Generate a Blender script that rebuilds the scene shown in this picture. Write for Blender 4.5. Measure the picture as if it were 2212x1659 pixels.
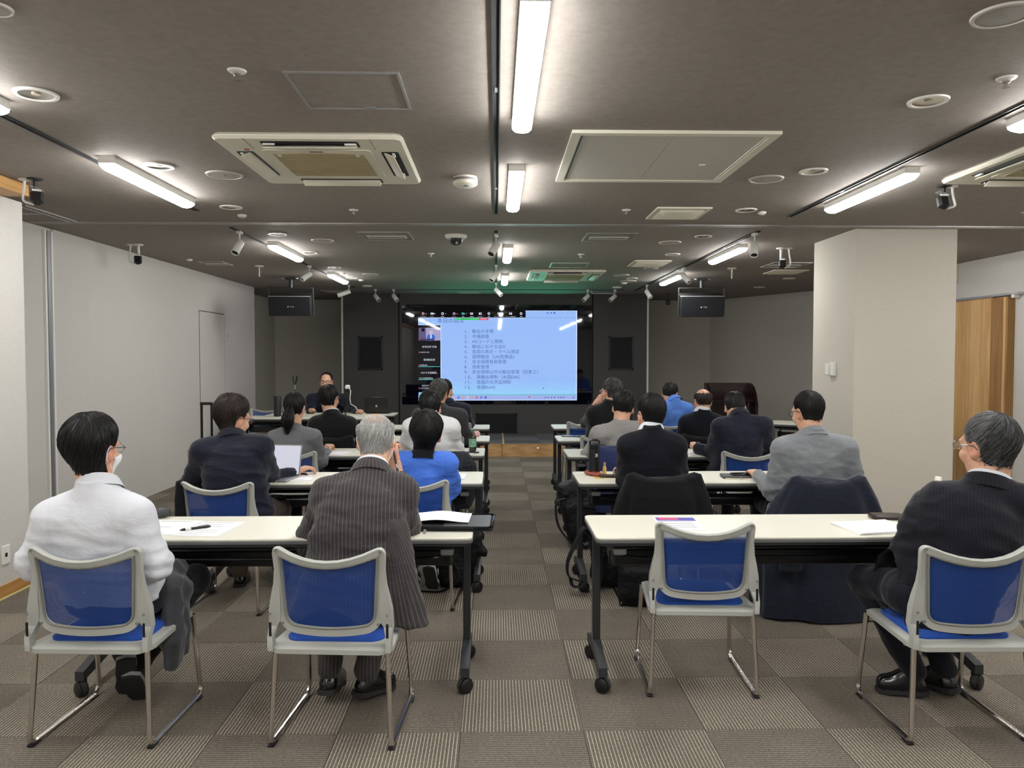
import bpy, math, random
import numpy as np
from mathutils import Vector, Matrix
PI = math.pi
random.seed(7)
rng = np.random.default_rng(7)
C = bpy.context.scene
COL = C.collection
for o in list(bpy.data.objects):
    bpy.data.objects.remove(o)

# ---------------------------------------------------------------- camera, world, exposure
F_PX, CAM_H, YAW, PITCH = 1640.0, 1.53, math.radians(1.19), math.radians(2.03)
cd = bpy.data.cameras.new('camera')
cd.sensor_width = 36.0
cd.lens = F_PX / 2212 * 36.0
cd.clip_start = 0.05
cam = bpy.data.objects.new('camera', cd)
COL.objects.link(cam)
cam.location = (0, 0, CAM_H)
cam.rotation_euler = (PI / 2 - PITCH, 0, -YAW)
C.camera = cam
CR = cam.rotation_euler.to_matrix()
w = bpy.data.worlds.new('world')
C.world = w
w.use_nodes = True
w.node_tree.nodes['Background'].inputs[0].default_value = (0.03, 0.03, 0.032, 1)
C.view_settings.view_transform = 'Standard'
C.view_settings.look = 'None'
C.view_settings.gamma = 1.0
C.view_settings.use_curve_mapping = False
C.view_settings.exposure = 0.0
LAMP_L = 57.0          # radiance of the strip lights
SCREEN_L = 1.0
CEIL = 2.63
YWALL = 13.35

def ray(px, py):
    return CR @ Vector(((px - 1106) / F_PX, -(py - 829.5) / F_PX, -1.0))
CAMP = Vector((0, 0, CAM_H))
def onY(px, py, Y):
    d = ray(px, py); return CAMP + d * (Y / d.y)
def onZ(px, py, z):
    d = ray(px, py); return CAMP + d * ((z - CAM_H) / d.z)
def onX(px, py, X):
    d = ray(px, py); return CAMP + d * (X / d.x)
def ceil_at(px, py): return onZ(px, py, CEIL)

# ---------------------------------------------------------------- mesh builder
class MB:
    def __init__(s):
        s.v = []; s.f = []; s.m = []; s.mi = 0
    def add(s, vs, fs, M=None):
        b = len(s.v)
        for v in vs:
            s.v.append(tuple(M @ Vector(v)) if M is not None else tuple(v))
        for f in fs:
            s.f.append([b + i for i in f]); s.m.append(s.mi)
        return s
    def box(s, c, d, bev=0.0, M=None):
        x, y, z = d[0] / 2, d[1] / 2, d[2] / 2
        cx, cy, cz = c
        if bev <= 0:
            vs = [(cx + a * x, cy + b * y, cz + e * z) for e in (-1, 1) for b in (-1, 1) for a in (-1, 1)]
            return s.add(vs, [(0, 2, 3, 1), (4, 5, 7, 6), (0, 1, 5, 4), (2, 6, 7, 3), (0, 4, 6, 2), (1, 3, 7, 5)], M)
        b_ = min(bev, x * .98, y * .98, z * .98)
        rings = []
        for zz, ins in ((-z, b_), (-z + b_, 0), (z - b_, 0), (z, b_)):
            X, Y, k = x - ins, y - ins, b_ * .7
            k = min(k, X * .9, Y * .9)
            rings.append([(cx + px, cy + py, cz + zz) for px, py in ((-X + k, -Y), (X - k, -Y), (X, -Y + k), (X, Y - k), (X - k, Y), (-X + k, Y), (-X, Y - k), (-X, -Y + k))])
        return s.loft(rings, M=M)
    def loft(s, rings, closed=True, caps=True, M=None, loop=False):
        n = len(rings[0]); vs = [p for r in rings for p in r]; fs = []
        R = len(rings)
        for i in range(R if loop else R - 1):
            a, b = i * n, ((i + 1) % R) * n
            for j in range(n if closed else n - 1):
                k = (j + 1) % n
                fs.append((a + j, a + k, b + k, b + j))
        if caps and closed and not loop:
            fs.append(tuple(range(n - 1, -1, -1))); fs.append(tuple((R - 1) * n + j for j in range(n)))
        return s.add(vs, fs, M)
    def tube(s, path, r, n=8, loop=False, M=None, flat=None):
        P = [Vector(p) for p in path]; L = len(P)
        rr = r if isinstance(r, (list, tuple)) else [r] * L
        rings = []; up = None
        for i in range(L):
            if loop: t = P[(i + 1) % L] - P[i - 1]
            else: t = P[min(i + 1, L - 1)] - P[max(i - 1, 0)]
            t = t.normalized() if t.length > 1e-9 else Vector((0, 0, 1))
            if up is None:
                up = Vector((0, 0, 1)) if abs(t.z) < .9 else Vector((0, 1, 0))
            up = (up - t * up.dot(t))
            up = up.normalized() if up.length > 1e-6 else t.orthogonal().normalized()
            sd = t.cross(up)
            fl = flat if flat else 1.0
            rings.append([P[i] + sd * (math.cos(a) * rr[i]) + up * (math.sin(a) * rr[i] * fl) for a in [2 * PI * (j + .5) / n for j in range(n)]])
        return s.loft(rings, M=M, loop=loop)
    def lathe(s, prof, n=20, c=(0, 0, 0), M=None, caps=True):
        rings = [[(c[0] + r * math.cos(2 * PI * j / n), c[1] + r * math.sin(2 * PI * j / n), c[2] + z) for j in range(n)] for r, z in prof]
        return s.loft(rings, M=M, caps=caps)
    def prism(s, poly, z0, z1, M=None):
        return s.loft([[(x, y, z0) for x, y in poly], [(x, y, z1) for x, y in poly]], M=M)
    def rbox(s, c, d, r, bev=.003, n=5, M=None):
        "box with rounded vertical corners"
        def ring(ins, z):
            X, Y, q = d[0] / 2 - ins, d[1] / 2 - ins, max(r - ins, .0008); out = []
            for k, (sx, sy) in enumerate(((1, 1), (-1, 1), (-1, -1), (1, -1))):
                for i in range(n):
                    a = PI / 2 * k + PI / 2 * i / (n - 1)
                    out.append((c[0] + sx * (X - q) + q * math.cos(a), c[1] + sy * (Y - q) + q * math.sin(a), c[2] + z))
            return out
        h = d[2] / 2
        return s.loft([ring(bev, -h), ring(0, -h + bev), ring(0, h - bev), ring(bev, h)], M=M)
    def quad(s, a, b, c, d): return s.add([a, b, c, d], [(0, 1, 2, 3)])
    def mesh(s, name, mats, sharp=40):
        me = bpy.data.meshes.new(name)
        me.from_pydata(s.v, [], s.f)
        for m_ in (mats if isinstance(mats, (list, tuple)) else [mats]): me.materials.append(m_)
        if any(s.m): me.polygons.foreach_set('material_index', s.m)
        if sharp:
            me.polygons.foreach_set('use_smooth', [True] * len(s.f))
            me.set_sharp_from_angle(angle=math.radians(sharp))
        me.update()
        return me
    def build(s, name, mats, parent=None, sharp=40, **kw):
        return link(name, s.mesh(name, mats, sharp), parent, **kw)

def link(name, me, parent=None, loc=None, rot=None, **props):
    o = bpy.data.objects.new(name, me)
    COL.objects.link(o)
    if parent is not None: o.parent = parent
    if loc is not None: o.location = loc
    if rot is not None: o.rotation_euler = rot
    for k, v in props.items(): o[k] = v
    return o

def thing(name, label, cat, loc=(0, 0, 0), rz=0.0, group=None, M=None):
    o = bpy.data.objects.new(name, None)
    COL.objects.link(o)
    o.empty_display_size = .1
    if M is not None: o.matrix_world = M
    else:
        o.location = loc; o.rotation_euler = (0, 0, rz)
    o['label'] = label; o['category'] = cat
    if group: o['group'] = group
    return o
def tag(o, label, cat, group=None):
    o['label'] = label; o['category'] = cat
    if group: o['group'] = group
    return o
def dup(root, loc, rz, label, group=None, skip=()):
    r = root.copy(); COL.objects.link(r); r.location = loc; r.rotation_euler = (0, 0, rz)
    r['label'] = label
    if group: r['group'] = group
    for ch in list(root.children):
        if ch.name.split('.')[0] in skip: continue
        c = ch.copy(); COL.objects.link(c); c.parent = r
        for g in ch.children:
            d = g.copy(); COL.objects.link(d); d.parent = c
    return r
def struct(o):
    o['kind'] = 'structure'; return o
def frame(o, z, x=None):
    "matrix with +Z along z"
    z = Vector(z).normalized()
    x = Vector(x) if x is not None else (Vector((0, 0, 1)).cross(z) if abs(z.z) < .95 else Vector((1, 0, 0)))
    x = (x - z * x.dot(z)).normalized(); y = z.cross(x)
    M = Matrix((x, y, z)).transposed().to_4x4(); M.translation = Vector(o)
    return M

# ---------------------------------------------------------------- materials
def S(r, g, b):
    f = lambda c: (c / 255 / 12.92) if c <= 10.3 else ((c / 255 + .055) / 1.055) ** 2.4
    return (f(r), f(g), f(b), 1.0)
class NT:
    def __init__(s, name):
        s.m = bpy.data.materials.new(name); s.m.use_nodes = True
        s.t = s.m.node_tree; s.b = s.t.nodes['Principled BSDF']
    def n(s, ty, **kw):
        nd = s.t.nodes.new(ty)
        for k, v in kw.items():
            if k.startswith('i_'):
                key = k[2:]
                nd.inputs[int(key) if key.isdigit() else key.replace('_', ' ')].default_value = v
            else: setattr(nd, k, v)
        return nd
    def l(s, a, b): s.t.links.new(a, b)
    def math(s, op, a, b=None, c=None):
        nd = s.t.nodes.new('ShaderNodeMath'); nd.operation = op
        for i, x in enumerate((a, b, c)):
            if x is None: continue
            if isinstance(x, (int, float)): nd.inputs[i].default_value = x
            else: s.l(x, nd.inputs[i])
        return nd.outputs[0]
    def mix(s, fac, a, b):
        nd = s.t.nodes.new('ShaderNodeMix'); nd.data_type = 'RGBA'
        for i, x in ((0, fac), (6, a), (7, b)):
            if isinstance(x, (int, float)): nd.inputs[i].default_value = x
            elif isinstance(x, tuple): nd.inputs[i].default_value = x
            else: s.l(x, nd.inputs[i])
        return nd.outputs[2]
    def coords(s, scale=(1, 1, 1), world=False, gen=False):
        if world: src = s.n('ShaderNodeNewGeometry').outputs['Position']
        else: src = s.n('ShaderNodeTexCoord').outputs['Object']
        mp = s.n('ShaderNodeMapping'); mp.inputs['Scale'].default_value = scale
        s.l(src, mp.inputs[0]); return mp.outputs[0]
    def noise(s, scale, co=None, detail=3, rough=.5, dist=0.0):
        nd = s.n('ShaderNodeTexNoise'); nd.inputs['Scale'].default_value = scale
        nd.inputs['Detail'].default_value = detail; nd.inputs['Roughness'].default_value = rough
        nd.inputs['Distortion'].default_value = dist
        if co is not None: s.l(co, nd.inputs['Vector'])
        return nd.outputs[0]
    def ramp(s, fac, stops):
        nd = s.n('ShaderNodeValToRGB'); e = nd.color_ramp.elements
        while len(e) < len(stops): e.new(.5)
        for k, (p, c) in zip(e, stops): k.position = p; k.color = c
        s.l(fac, nd.inputs[0]); return nd.outputs[0]
    def bump(s, h, strength=.3, dist=.01):
        nd = s.n('ShaderNodeBump'); nd.inputs['Strength'].default_value = strength
        nd.inputs['Distance'].default_value = dist
        s.l(h, nd.inputs['Height']); s.l(nd.outputs[0], s.b.inputs['Normal']); return nd
def mat(name, col, rough=.5, metal=0.0, spec=.5, var=0.0, vscale=30, bump=0.0, bscale=200, bdist=.002, sheen=0, coat=0, alpha=1, trans=0):
    t = NT(name); b = t.b
    b.inputs['Roughness'].default_value = rough; b.inputs['Metallic'].default_value = metal
    b.inputs['Specular IOR Level'].default_value = spec
    b.inputs['Base Color'].default_value = col
    if sheen: b.inputs['Sheen Weight'].default_value = sheen
    if coat: b.inputs['Coat Weight'].default_value = coat
    if trans: b.inputs['Transmission Weight'].default_value = trans
    if alpha < 1: b.inputs['Alpha'].default_value = alpha
    co = t.coords()
    if var:
        f = t.noise(vscale, co)
        d = tuple(c * (1 - var) for c in col[:3]) + (1,); e = tuple(min(1, c * (1 + var)) for c in col[:3]) + (1,)
        t.l(t.ramp(f, [(.3, d), (.7, e)]), b.inputs['Base Color'])
    if bump: t.bump(t.noise(bscale, co, 2), bump, bdist)
    return t.m
def emit(name, col, st):
    t = NT(name); b = t.b
    b.inputs['Base Color'].default_value = (0, 0, 0, 1); b.inputs['Roughness'].default_value = .4
    b.inputs['Emission Color'].default_value = col; b.inputs['Emission Strength'].default_value = st
    return t.m
def wallpaper(name, col, k=.06, bs=.25):
    "woven wall covering: fine crossed threads"
    t = NT(name); co = t.coords((1, 1, 1), world=True)
    mp1 = t.n('ShaderNodeMapping'); mp1.inputs['Scale'].default_value = (400, 400, 25); t.l(co, mp1.inputs[0])
    mp2 = t.n('ShaderNodeMapping'); mp2.inputs['Scale'].default_value = (30, 30, 420); t.l(co, mp2.inputs[0])
    a = t.noise(1, mp1.outputs[0], 2); b = t.noise(1, mp2.outputs[0], 2)
    s_ = t.math('ADD', a, b); s_ = t.math('MULTIPLY', s_, .5)
    d = tuple(c * (1 - k) for c in col[:3]) + (1,); e = tuple(c * (1 + k) for c in col[:3]) + (1,)
    t.l(t.ramp(s_, [(.35, d), (.65, e)]), t.b.inputs['Base Color'])
    t.b.inputs['Roughness'].default_value = .75; t.b.inputs['Specular IOR Level'].default_value = .25
    t.bump(s_, bs, .002); return t.m
def wood(name, c1, c2, axis=2, rough=.4, sc=1.0):
    t = NT(name)
    scl = [14 * sc, 14 * sc, 14 * sc]; scl[axis] = 0.9 * sc
    co = t.coords(tuple(scl))
    n1 = t.noise(1.5, co, 5, .6, 1.2)
    w_ = t.n('ShaderNodeTexWave'); w_.inputs['Scale'].default_value = 1.1; w_.inputs['Distortion'].default_value = 6; w_.inputs['Detail'].default_value = 3
    t.l(co, w_.inputs['Vector'])
    f = t.math('ADD', t.math('MULTIPLY', n1, .7), t.math('MULTIPLY', w_.outputs[1], .3))
    t.l(t.ramp(f, [(.25, c1), (.75, c2)]), t.b.inputs['Base Color'])
    t.b.inputs['Roughness'].default_value = rough; t.bump(f, .08, .002); return t.m
def carpet(name, axis):
    t = NT(name)
    co = t.coords((1, 1, 1), world=True)
    sx = t.n('ShaderNodeSeparateXYZ'); t.l(co, sx.inputs[0])
    wob = t.math('MULTIPLY', t.math('SUBTRACT', t.noise(60, co, 2), .5), 1.0)
    ph = t.math('ADD', t.math('MULTIPLY', sx.outputs[axis], 2 * PI / .0146), wob)
    s1 = t.math('POWER', t.math('MULTIPLY_ADD', t.math('SINE', ph), .5, .5), 2.2)
    s2 = t.math('POWER', t.math('MULTIPLY_ADD', t.math('SINE', t.math('ADD', ph, PI)), .5, .5), 3.0)
    s_ = t.math('ADD', s1, t.math('MULTIPLY', s2, .38))
    scl = [140, 140, 140]; scl[1 - axis] = 45
    mp = t.n('ShaderNodeMapping'); mp.inputs['Scale'].default_value = tuple(scl); t.l(co, mp.inputs[0])
    fib = t.noise(1.6, mp.outputs[0], 3, .7)
    big = t.noise(2.2, co, 2)
    f = t.math('ADD', t.math('MULTIPLY', s_, .46 if axis == 0 else .34), t.math('MULTIPLY', fib, .62))
    f = t.math('ADD', f, t.math('MULTIPLY', t.math('SUBTRACT', big, .5), .16))
    t.l(t.ramp(f, [(.2, S(62, 56, 50)), (.42, S(101, 94, 85)), (.62, S(133, 125, 113)), (.86, S(206, 197, 177))]), t.b.inputs['Base Color'])
    t.b.inputs['Roughness'].default_value = .95; t.b.inputs['Specular IOR Level'].default_value = .1
    t.bump(f, .5, .004); return t.m
def fabric(name, col, var=.12, rough=.85, weave=500, sheen=.15, fold=.25, fscale=9, melange=0.0, mcol=None):
    t = NT(name); co = t.coords()
    d = tuple(c * (1 - var) for c in col[:3]) + (1,); e = tuple(c * (1 + var) for c in col[:3]) + (1,)
    c_ = t.ramp(t.noise(weave, co, 2), [(.35, d), (.65, e)])
    if melange:
        c_ = t.mix(t.math('MULTIPLY', t.noise(160, co, 3, .8), melange), c_, mcol)
    t.l(c_, t.b.inputs['Base Color'])
    t.b.inputs['Roughness'].default_value = rough; t.b.inputs['Specular IOR Level'].default_value = .25
    t.b.inputs['Sheen Weight'].default_value = sheen; t.b.inputs['Sheen Roughness'].default_value = .5
    mp = t.coords((1, 1, 1.9))
    big = t.noise(fscale, mp, 3, .55, .9); fine = t.noise(weave, co, 1)
    h = t.math('ADD', t.math('MULTIPLY', big, 1.0), t.math('MULTIPLY', fine, .03))
    t.bump(h, fold, .03); return t.m
# ---------------------------------------------------------------- shared materials
M_wall = wallpaper('wall_covering', S(205, 202, 195))
M_wall2 = wallpaper('wall_covering_shaded', S(196, 192, 182))  # same covering as the lit walls, dimmer far end put into the colour
M_black = mat('black_wall_paint', S(76, 75, 74), .7, var=.05, vscale=40, bump=.1)
M_ceil = wallpaper('ceiling_covering', S(146, 138, 131), .1, .5)
M_pil = wallpaper('pillar_covering', S(203, 197, 184), .05)
M_wood = wood('oak_trim', S(176, 126, 66), S(216, 168, 104), 1, .45)
M_woodx = wood('oak_stage', S(176, 135, 84), S(208, 170, 118), 0, .4)
M_doorw = wood('oak_door', S(196, 150, 92), S(228, 188, 132), 2, .4)
M_doord = wood('oak_door_edge', S(136, 98, 52), S(172, 130, 76), 2, .4)
M_alu = mat('aluminium', S(205, 205, 205), .35, .9)
M_chrome = mat('chrome', S(215, 210, 204), .24, 1.0)
M_white = mat('white_plastic', S(232, 231, 224), .4, bump=.02)
M_cream = mat('cream_plastic', S(226, 222, 204), .45)
M_beige = mat('beige_filter', S(176, 163, 128), .7, var=.06, vscale=8, bump=.3, bscale=260)
M_dark = mat('dark_metal', S(58, 60, 62), .45, .3, var=.05)
M_blk = mat('black_plastic', S(22, 22, 24), .4)
M_blkmat = mat('black_matte', S(14, 14, 16), .8)
M_navyblk = mat('black_grille', S(16, 18, 26), .75, bump=.3, bscale=500)
M_silv = mat('silver_grey', S(150, 150, 150), .4, .5)
M_paper = mat('white_paper', S(240, 240, 242), .8, var=.02)
M_ink = mat('grey_ink', S(120, 120, 128), .8)
M_glass = mat('clear_plastic', S(250, 252, 252), .05, trans=1.0)
M_lens = mat('lens_glass', S(255, 255, 255), .02, alpha=.18)
M_led = emit('strip_diffuser_glow', (1.0, .997, .985, 1), LAMP_L)
M_cx, M_cy = carpet('carpet_ribs_lengthwise', 0), carpet('carpet_ribs_crosswise', 1)
M_stagec = mat('stage_carpet', S(104, 100, 92), .95, var=.2, vscale=160, bump=.5, bscale=220)

XL, XL2, XR, YB0, YB1 = -3.83, -3.15, 5.45, -3.2, 14.7
# ---------------------------------------------------------------- floor with carpet tiles
fl = struct(MB().box((.6, 5.75, -.031), (10.6, 18.2, .05)).build('floor', M_dark, sharp=0))
tile_me = [MB().box((0, 0, -.003), (.4975, .4975, .006)).mesh('carpet_tile', m_, 0) for m_ in (M_cx, M_cy)]
cells = []
for i in range(-12, 12):
    for j in range(-13, 24):
        x, y = .105 + .5 * i, 3.30 + .5 * j
        if x < -4.4 or x > 5.5 or (x < XL2 and y < 5) or y > 14.5: continue
        d = CR.inverted() @ (Vector((x, y, 0)) - CAMP)
        vis = -1
        if d.z < -1.2:
            u, v = 1106 + F_PX * d.x / -d.z, 829.5 - F_PX * d.y / -d.z
            if -90 < u < 2300 and v < 1780: vis = 1 / d.z ** 2
        cells.append((-vis, x, y, (i + j) % 2))
cells.sort()
rest = MB()
for k, (vis, x, y, q) in enumerate(cells):
    if k < 298 and vis < 0: link('carpet_tile', tile_me[q], fl, (x, y, 0))
    else:
        rest.mi = q; rest.box((x, y, -.003), (.4975, .4975, .006))
rest.build('carpet_tile_field', [M_cx, M_cy], fl, sharp=0)['kind'] = 'stuff'

# ---------------------------------------------------------------- shell
def wallbox(name, x0, x1, y0, y1, z0, z1, m):
    return struct(MB().box(((x0 + x1) / 2, (y0 + y1) / 2, (z0 + z1) / 2), (abs(x1 - x0), abs(y1 - y0), z1 - z0)).build(name, m, sharp=0))
cl = struct(MB().box((.6, 5.75, CEIL + .03), (10.6, 18.2, .06)).build('ceiling', M_ceil, sharp=0))
wallbox('wall_left_near', -4.4, XL2, YB0, 5.15, 0, CEIL - .075, M_wall)
wl = wallbox('wall_left', -4.0, XL, 5.15, 12.1, 0, CEIL, M_wall)
wallbox('wall_left_far', -4.4, -4.25, 12.1, YB1, 0, CEIL, M_wall2)
wallbox('wall_left_return', -4.4, -4.0, 11.9, 12.1, 0, CEIL, M_wall2)
wallbox('wall_right', XR, XR + .15, YB0, 12.2, 0, CEIL, M_wall)
wallbox('wall_back', -4.4, 5.7, YB1, YB1 + .15, 0, CEIL, M_wall2)
wallbox('wall_rear', -4.4, 5.7, YB0 - .1, YB0, 0, CEIL, M_wall)
a0, a1 = Vector((XR, 12.2)), Vector((4.15, YB1))
nn = Vector((a1.y - a0.y, a0.x - a1.x)).normalized() * .12
struct(MB().prism([tuple(a0), tuple(a0 + nn), tuple(a1 + nn), tuple(a1)], 0, CEIL).build('wall_right_far', M_wall2, sharp=0))
pil = wallbox('wall_pillar', 3.08, 3.96, 6.48, 7.33, 0, CEIL, M_pil)
wf = struct(MB().box((0, YWALL + .6, CEIL / 2), (5.34, 1.2, CEIL)).build('wall_front', M_black, sharp=0))
for x in (-2.69, 2.67):
    MB().box((x, YWALL + .012, CEIL / 2), (.03, .03, CEIL)).build('corner_strip', M_white, wf, sharp=0)
for x0, x1 in ((862, 862), (1280, 1280)):
    p = onY(x0, 760, YWALL - .001)
    MB().box((p.x, YWALL - .001, CEIL / 2 + .1), (.025, .006, CEIL - .2)).build('panel_seam', M_blkmat, wf, sharp=0)
struct(MB().box((4.7, 8.98, 2.52), (1.5, .2, .22)).build('trim_1', M_wall2, sharp=0))
# pelmet board along the ceiling of the near wall
e = onZ(62, 400, CEIL)
struct(MB().box(((XL2 + e.x) / 2 - .3, (YB0 + e.y) / 2, CEIL - .037), (abs(XL2 - e.x) + .6, e.y - YB0, .07)).build('trim_2', M_wood, sharp=0))
# baseboards
struct(MB().box((XL2 + .006, (YB0 + 5.15) / 2, .038), (.014, 5.15 - YB0, .075)).build('baseboard_left_near', M_wood, sharp=0))
struct(MB().box((XL + .006, 9.3, .032), (.014, 5.5, .064)).build('baseboard_left', M_wood, sharp=0))
struct(MB().box((XL2 + .035, (YB0 + 5.1) / 2, .004), (.02, 5.1 - YB0, .006)).build('trim_3', mat('yellow_edge', S(205, 190, 130), .6), sharp=0))
d_ = (a1 - a0).normalized(); q = nn.normalized() * -.014
struct(MB().prism([tuple(a0 + d_ * .02), tuple(a1 - d_ * .02), tuple(a1 - d_ * .02 + q), tuple(a0 + d_ * .02 + q)], 0, .1).build('baseboard_right_far', M_wood, sharp=0))
struct(MB().box((XR - .007, 10.4, .05), (.014, 3.5, .1)).build('baseboard_right', M_wood, sharp=0))
# wall panels, posts and flush door of the left wall (children of the wall)
y0, y1 = onX(91, 700, XL).y, onX(113, 700, XL).y
MB().box((XL + .008, (5.15 + y0) / 2, CEIL / 2 - .02), (.016, y0 - 5.15 - .02, CEIL - .06)).build('wall_panel', M_wall, wl, sharp=0)
MB().box((XL + .008, (12.1 + y1) / 2, CEIL / 2), (.016, 12.1 - y1 - .01, CEIL - .004)).build('wall_panel', M_wall, wl, sharp=0)
for k, f in enumerate((.18, .5, .84)):
    MB().box((XL + .012, y0 + (y1 - y0) * f, CEIL / 2 - .01), (.03, .025 if k != 1 else .045, CEIL - .03)).build('partition_post', [M_white, M_silv, M_white][k], wl, sharp=0)
da, db = onX(430, 700, XL + .016).y, onX(484, 700, XL + .016).y
dz = onX(430, 671, XL + .016).z
dr = struct(MB().box((XL + .0185, (da + db) / 2, dz / 2), (.004, db - da - .016, dz - .008)).build('door_1', M_wall, sharp=0))
g = MB()
g.box((XL + .0165, da, dz / 2), (.003, .008, dz)); g.box((XL + .0165, db, dz / 2), (.003, .008, dz)); g.box((XL + .0165, (da + db) / 2, dz), (.003, db - da, .012))
g.build('door_gap', M_blkmat, dr, sharp=0)
MB().lathe([(.0, 0), (.014, 0), (.014, .012), (.0, .014)], 10, M=frame((XL + .02, db + .12, 1.83), (1, 0, 0))).build('door_sensor', M_white, dr)
# ceiling rails of the movable partition
def rail(a, b, wd=.028, name='partition_rail'):
    a, b = Vector(a), Vector(b); d = b - a; L = d.length; n_ = Vector((-d.y, d.x, 0)).normalized()
    for s_ in (-1, 1):
        MB().prism([tuple((a + n_ * (s_ * wd) + n_ * .006).xy), tuple((a + n_ * (s_ * wd) - n_ * .006).xy), tuple((b + n_ * (s_ * wd) - n_ * .006).xy), tuple((b + n_ * (s_ * wd) + n_ * .006).xy)], CEIL - .006, CEIL + .001).build(name, M_alu, cl, sharp=0)
    MB().prism([tuple((a + n_ * wd).xy), tuple((a - n_ * wd).xy), tuple((b - n_ * wd).xy), tuple((b + n_ * wd).xy)], CEIL - .0015, CEIL + .001).build('rail_slot', M_ceil, cl, sharp=0)
ra, rb = ceil_at(118, 480), ceil_at(2212, 491)
rail((XL + .02, ra.y, CEIL), (XR - .02, rb.y, CEIL))
rail(ceil_at(46, 443), ceil_at(158, 478), .03)
rail(ceil_at(42, 461), ceil_at(103, 460), .02)
# sliding oak door with rail on the right wall
x_ = XR - .03
ya, yb = onX(2146, 700, x_).y, onX(2060, 700, x_).y
zt = onX(2146, 642, x_).z
sd = struct(MB().box((XR - .02, (ya + 9.6) / 2, zt / 2), (.04, 9.6 - ya, zt)).build('door_2', M_doorw, sharp=0))
for k in range(4):
    yy = ya + .09 + k * .2
    MB().box((XR - .0415, yy, zt / 2), (.004, .17, zt - .01)).build('veneer_plank', [M_doorw, wood('oak_pale', S(208, 166, 108), S(234, 198, 144), 2, .4)][k % 2], sd, sharp=0)
yc, yd = onX(2180, 700, XR - .06).y, onX(2152, 700, XR - .06).y
for i, (u, v, m_, th) in enumerate(((yc, yc + .035, M_doord, .075), (yc + .035, yc + .09, M_doorw, .066), (yc + .09, ya, M_doord, .06))):
    MB().box((XR - th / 2, (u + v) / 2, zt / 2 - .01), (th, v - u, zt - .01)).build('door_edge', m_, sd, sharp=0)
MB().box((XR - .035, (yc + 9.6) / 2 - .06, zt + .012), (.07, 9.6 - yc + .14, .024)).build('door_rail', M_alu, sd, sharp=0)
MB().box((XR - .035, yc - .05, zt - .01), (.06, .05, .05), .004).build('rail_cap', M_white, sd)

# ---------------------------------------------------------------- stage
sz, sy0 = .19, 11.62
for i, (x0, x1, lb) in enumerate(((-1.71, .09, 'low oak fronted stage block with grey carpet beside the presenter table'), (.09, 1.89, 'low oak fronted stage block below the display, white knob on its face'), (1.89, 2.66, 'narrow low stage block at the corner near the lectern'))):
    t = thing('stage_block', lb, 'stage', ((x0 + x1) / 2, sy0, 0), 0, 'stage blocks along the black wall')
    w_ = x1 - x0; D = YWALL - .005 - sy0
    MB().box((0, .01, sz / 2), (w_ - .006, .02, sz)).build('front_board', M_woodx, t, sharp=0)
    MB().box((0, D / 2 + .012, sz / 2 - .02), (w_ - .01, D - .024, sz - .04)).build('body', M_dark, t, sharp=0)
    n_ = max(1, round(w_ / .6)); 
    for k in range(n_):
        for j in range(3):
            MB().box((-w_ / 2 + w_ * (k + .5) / n_, .03 + (D - .03) * (j + .5) / 3, sz - .012), (w_ / n_ - .004, (D - .03) / 3 - .003, .02)).build('carpet_square', [M_stagec, mat('stage_carpet_dark', S(86, 83, 77), .95, var=.2, vscale=160)][(k + j + i) % 2], t, sharp=0)
    MB().box((0, .012, sz + .002), (w_ - .004, .03, .008)).build('nosing', M_wood, t, sharp=0)
    MB().box((-w_ / 2 + .02, D / 2, sz + .001), (.03, D, .006)).build('edge_strip', mat('yellow_wood', S(205, 178, 112), .5), t, sharp=0)
    if i == 1:
        kp = onY(1162, 968, sy0)
        MB().lathe([(.0, 0), (.02, 0), (.022, .01), (.012, .016), (0, .016)], 12, M=frame((kp.x - (x0 + x1) / 2, 0, kp.z), (0, -1, 0))).build('knob', M_white, t)

# ---------------------------------------------------------------- black wall fittings
def grille(px0, py0, px1, py1, lb, nm='wall_speaker'):
    a, b = onY(px0, py0, YWALL), onY(px1, py1, YWALL)
    t = thing(nm, lb, 'speaker', ((a.x + b.x) / 2, YWALL, b.z), 0)
    W_, H_ = b.x - a.x, a.z - b.z
    m = MB()
    for c, d in (((0, -.012, .012), (W_, .024, .024)), ((0, -.012, H_ - .012), (W_, .024, .024)), ((-W_ / 2 + .012, -.012, H_ / 2), (.024, .024, H_)), ((W_ / 2 - .012, -.012, H_ / 2), (.024, .024, H_))):
        m.box(c, d)
    m.build('frame', M_blk, t, sharp=0)
    MB().box((0, -.006, H_ / 2), (W_ - .05, .01, H_ - .05)).build('grille_cloth', M_navyblk, t, sharp=0)
grille(774, 726, 827, 799, 'black framed wall speaker panel above the presenter laptop')
grille(1315, 726, 1367, 799, 'black framed wall speaker panel on the lectern side of the display')
grille(1028, 893, 1117, 936, 'wide black grille low on the wall under the display')

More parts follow.
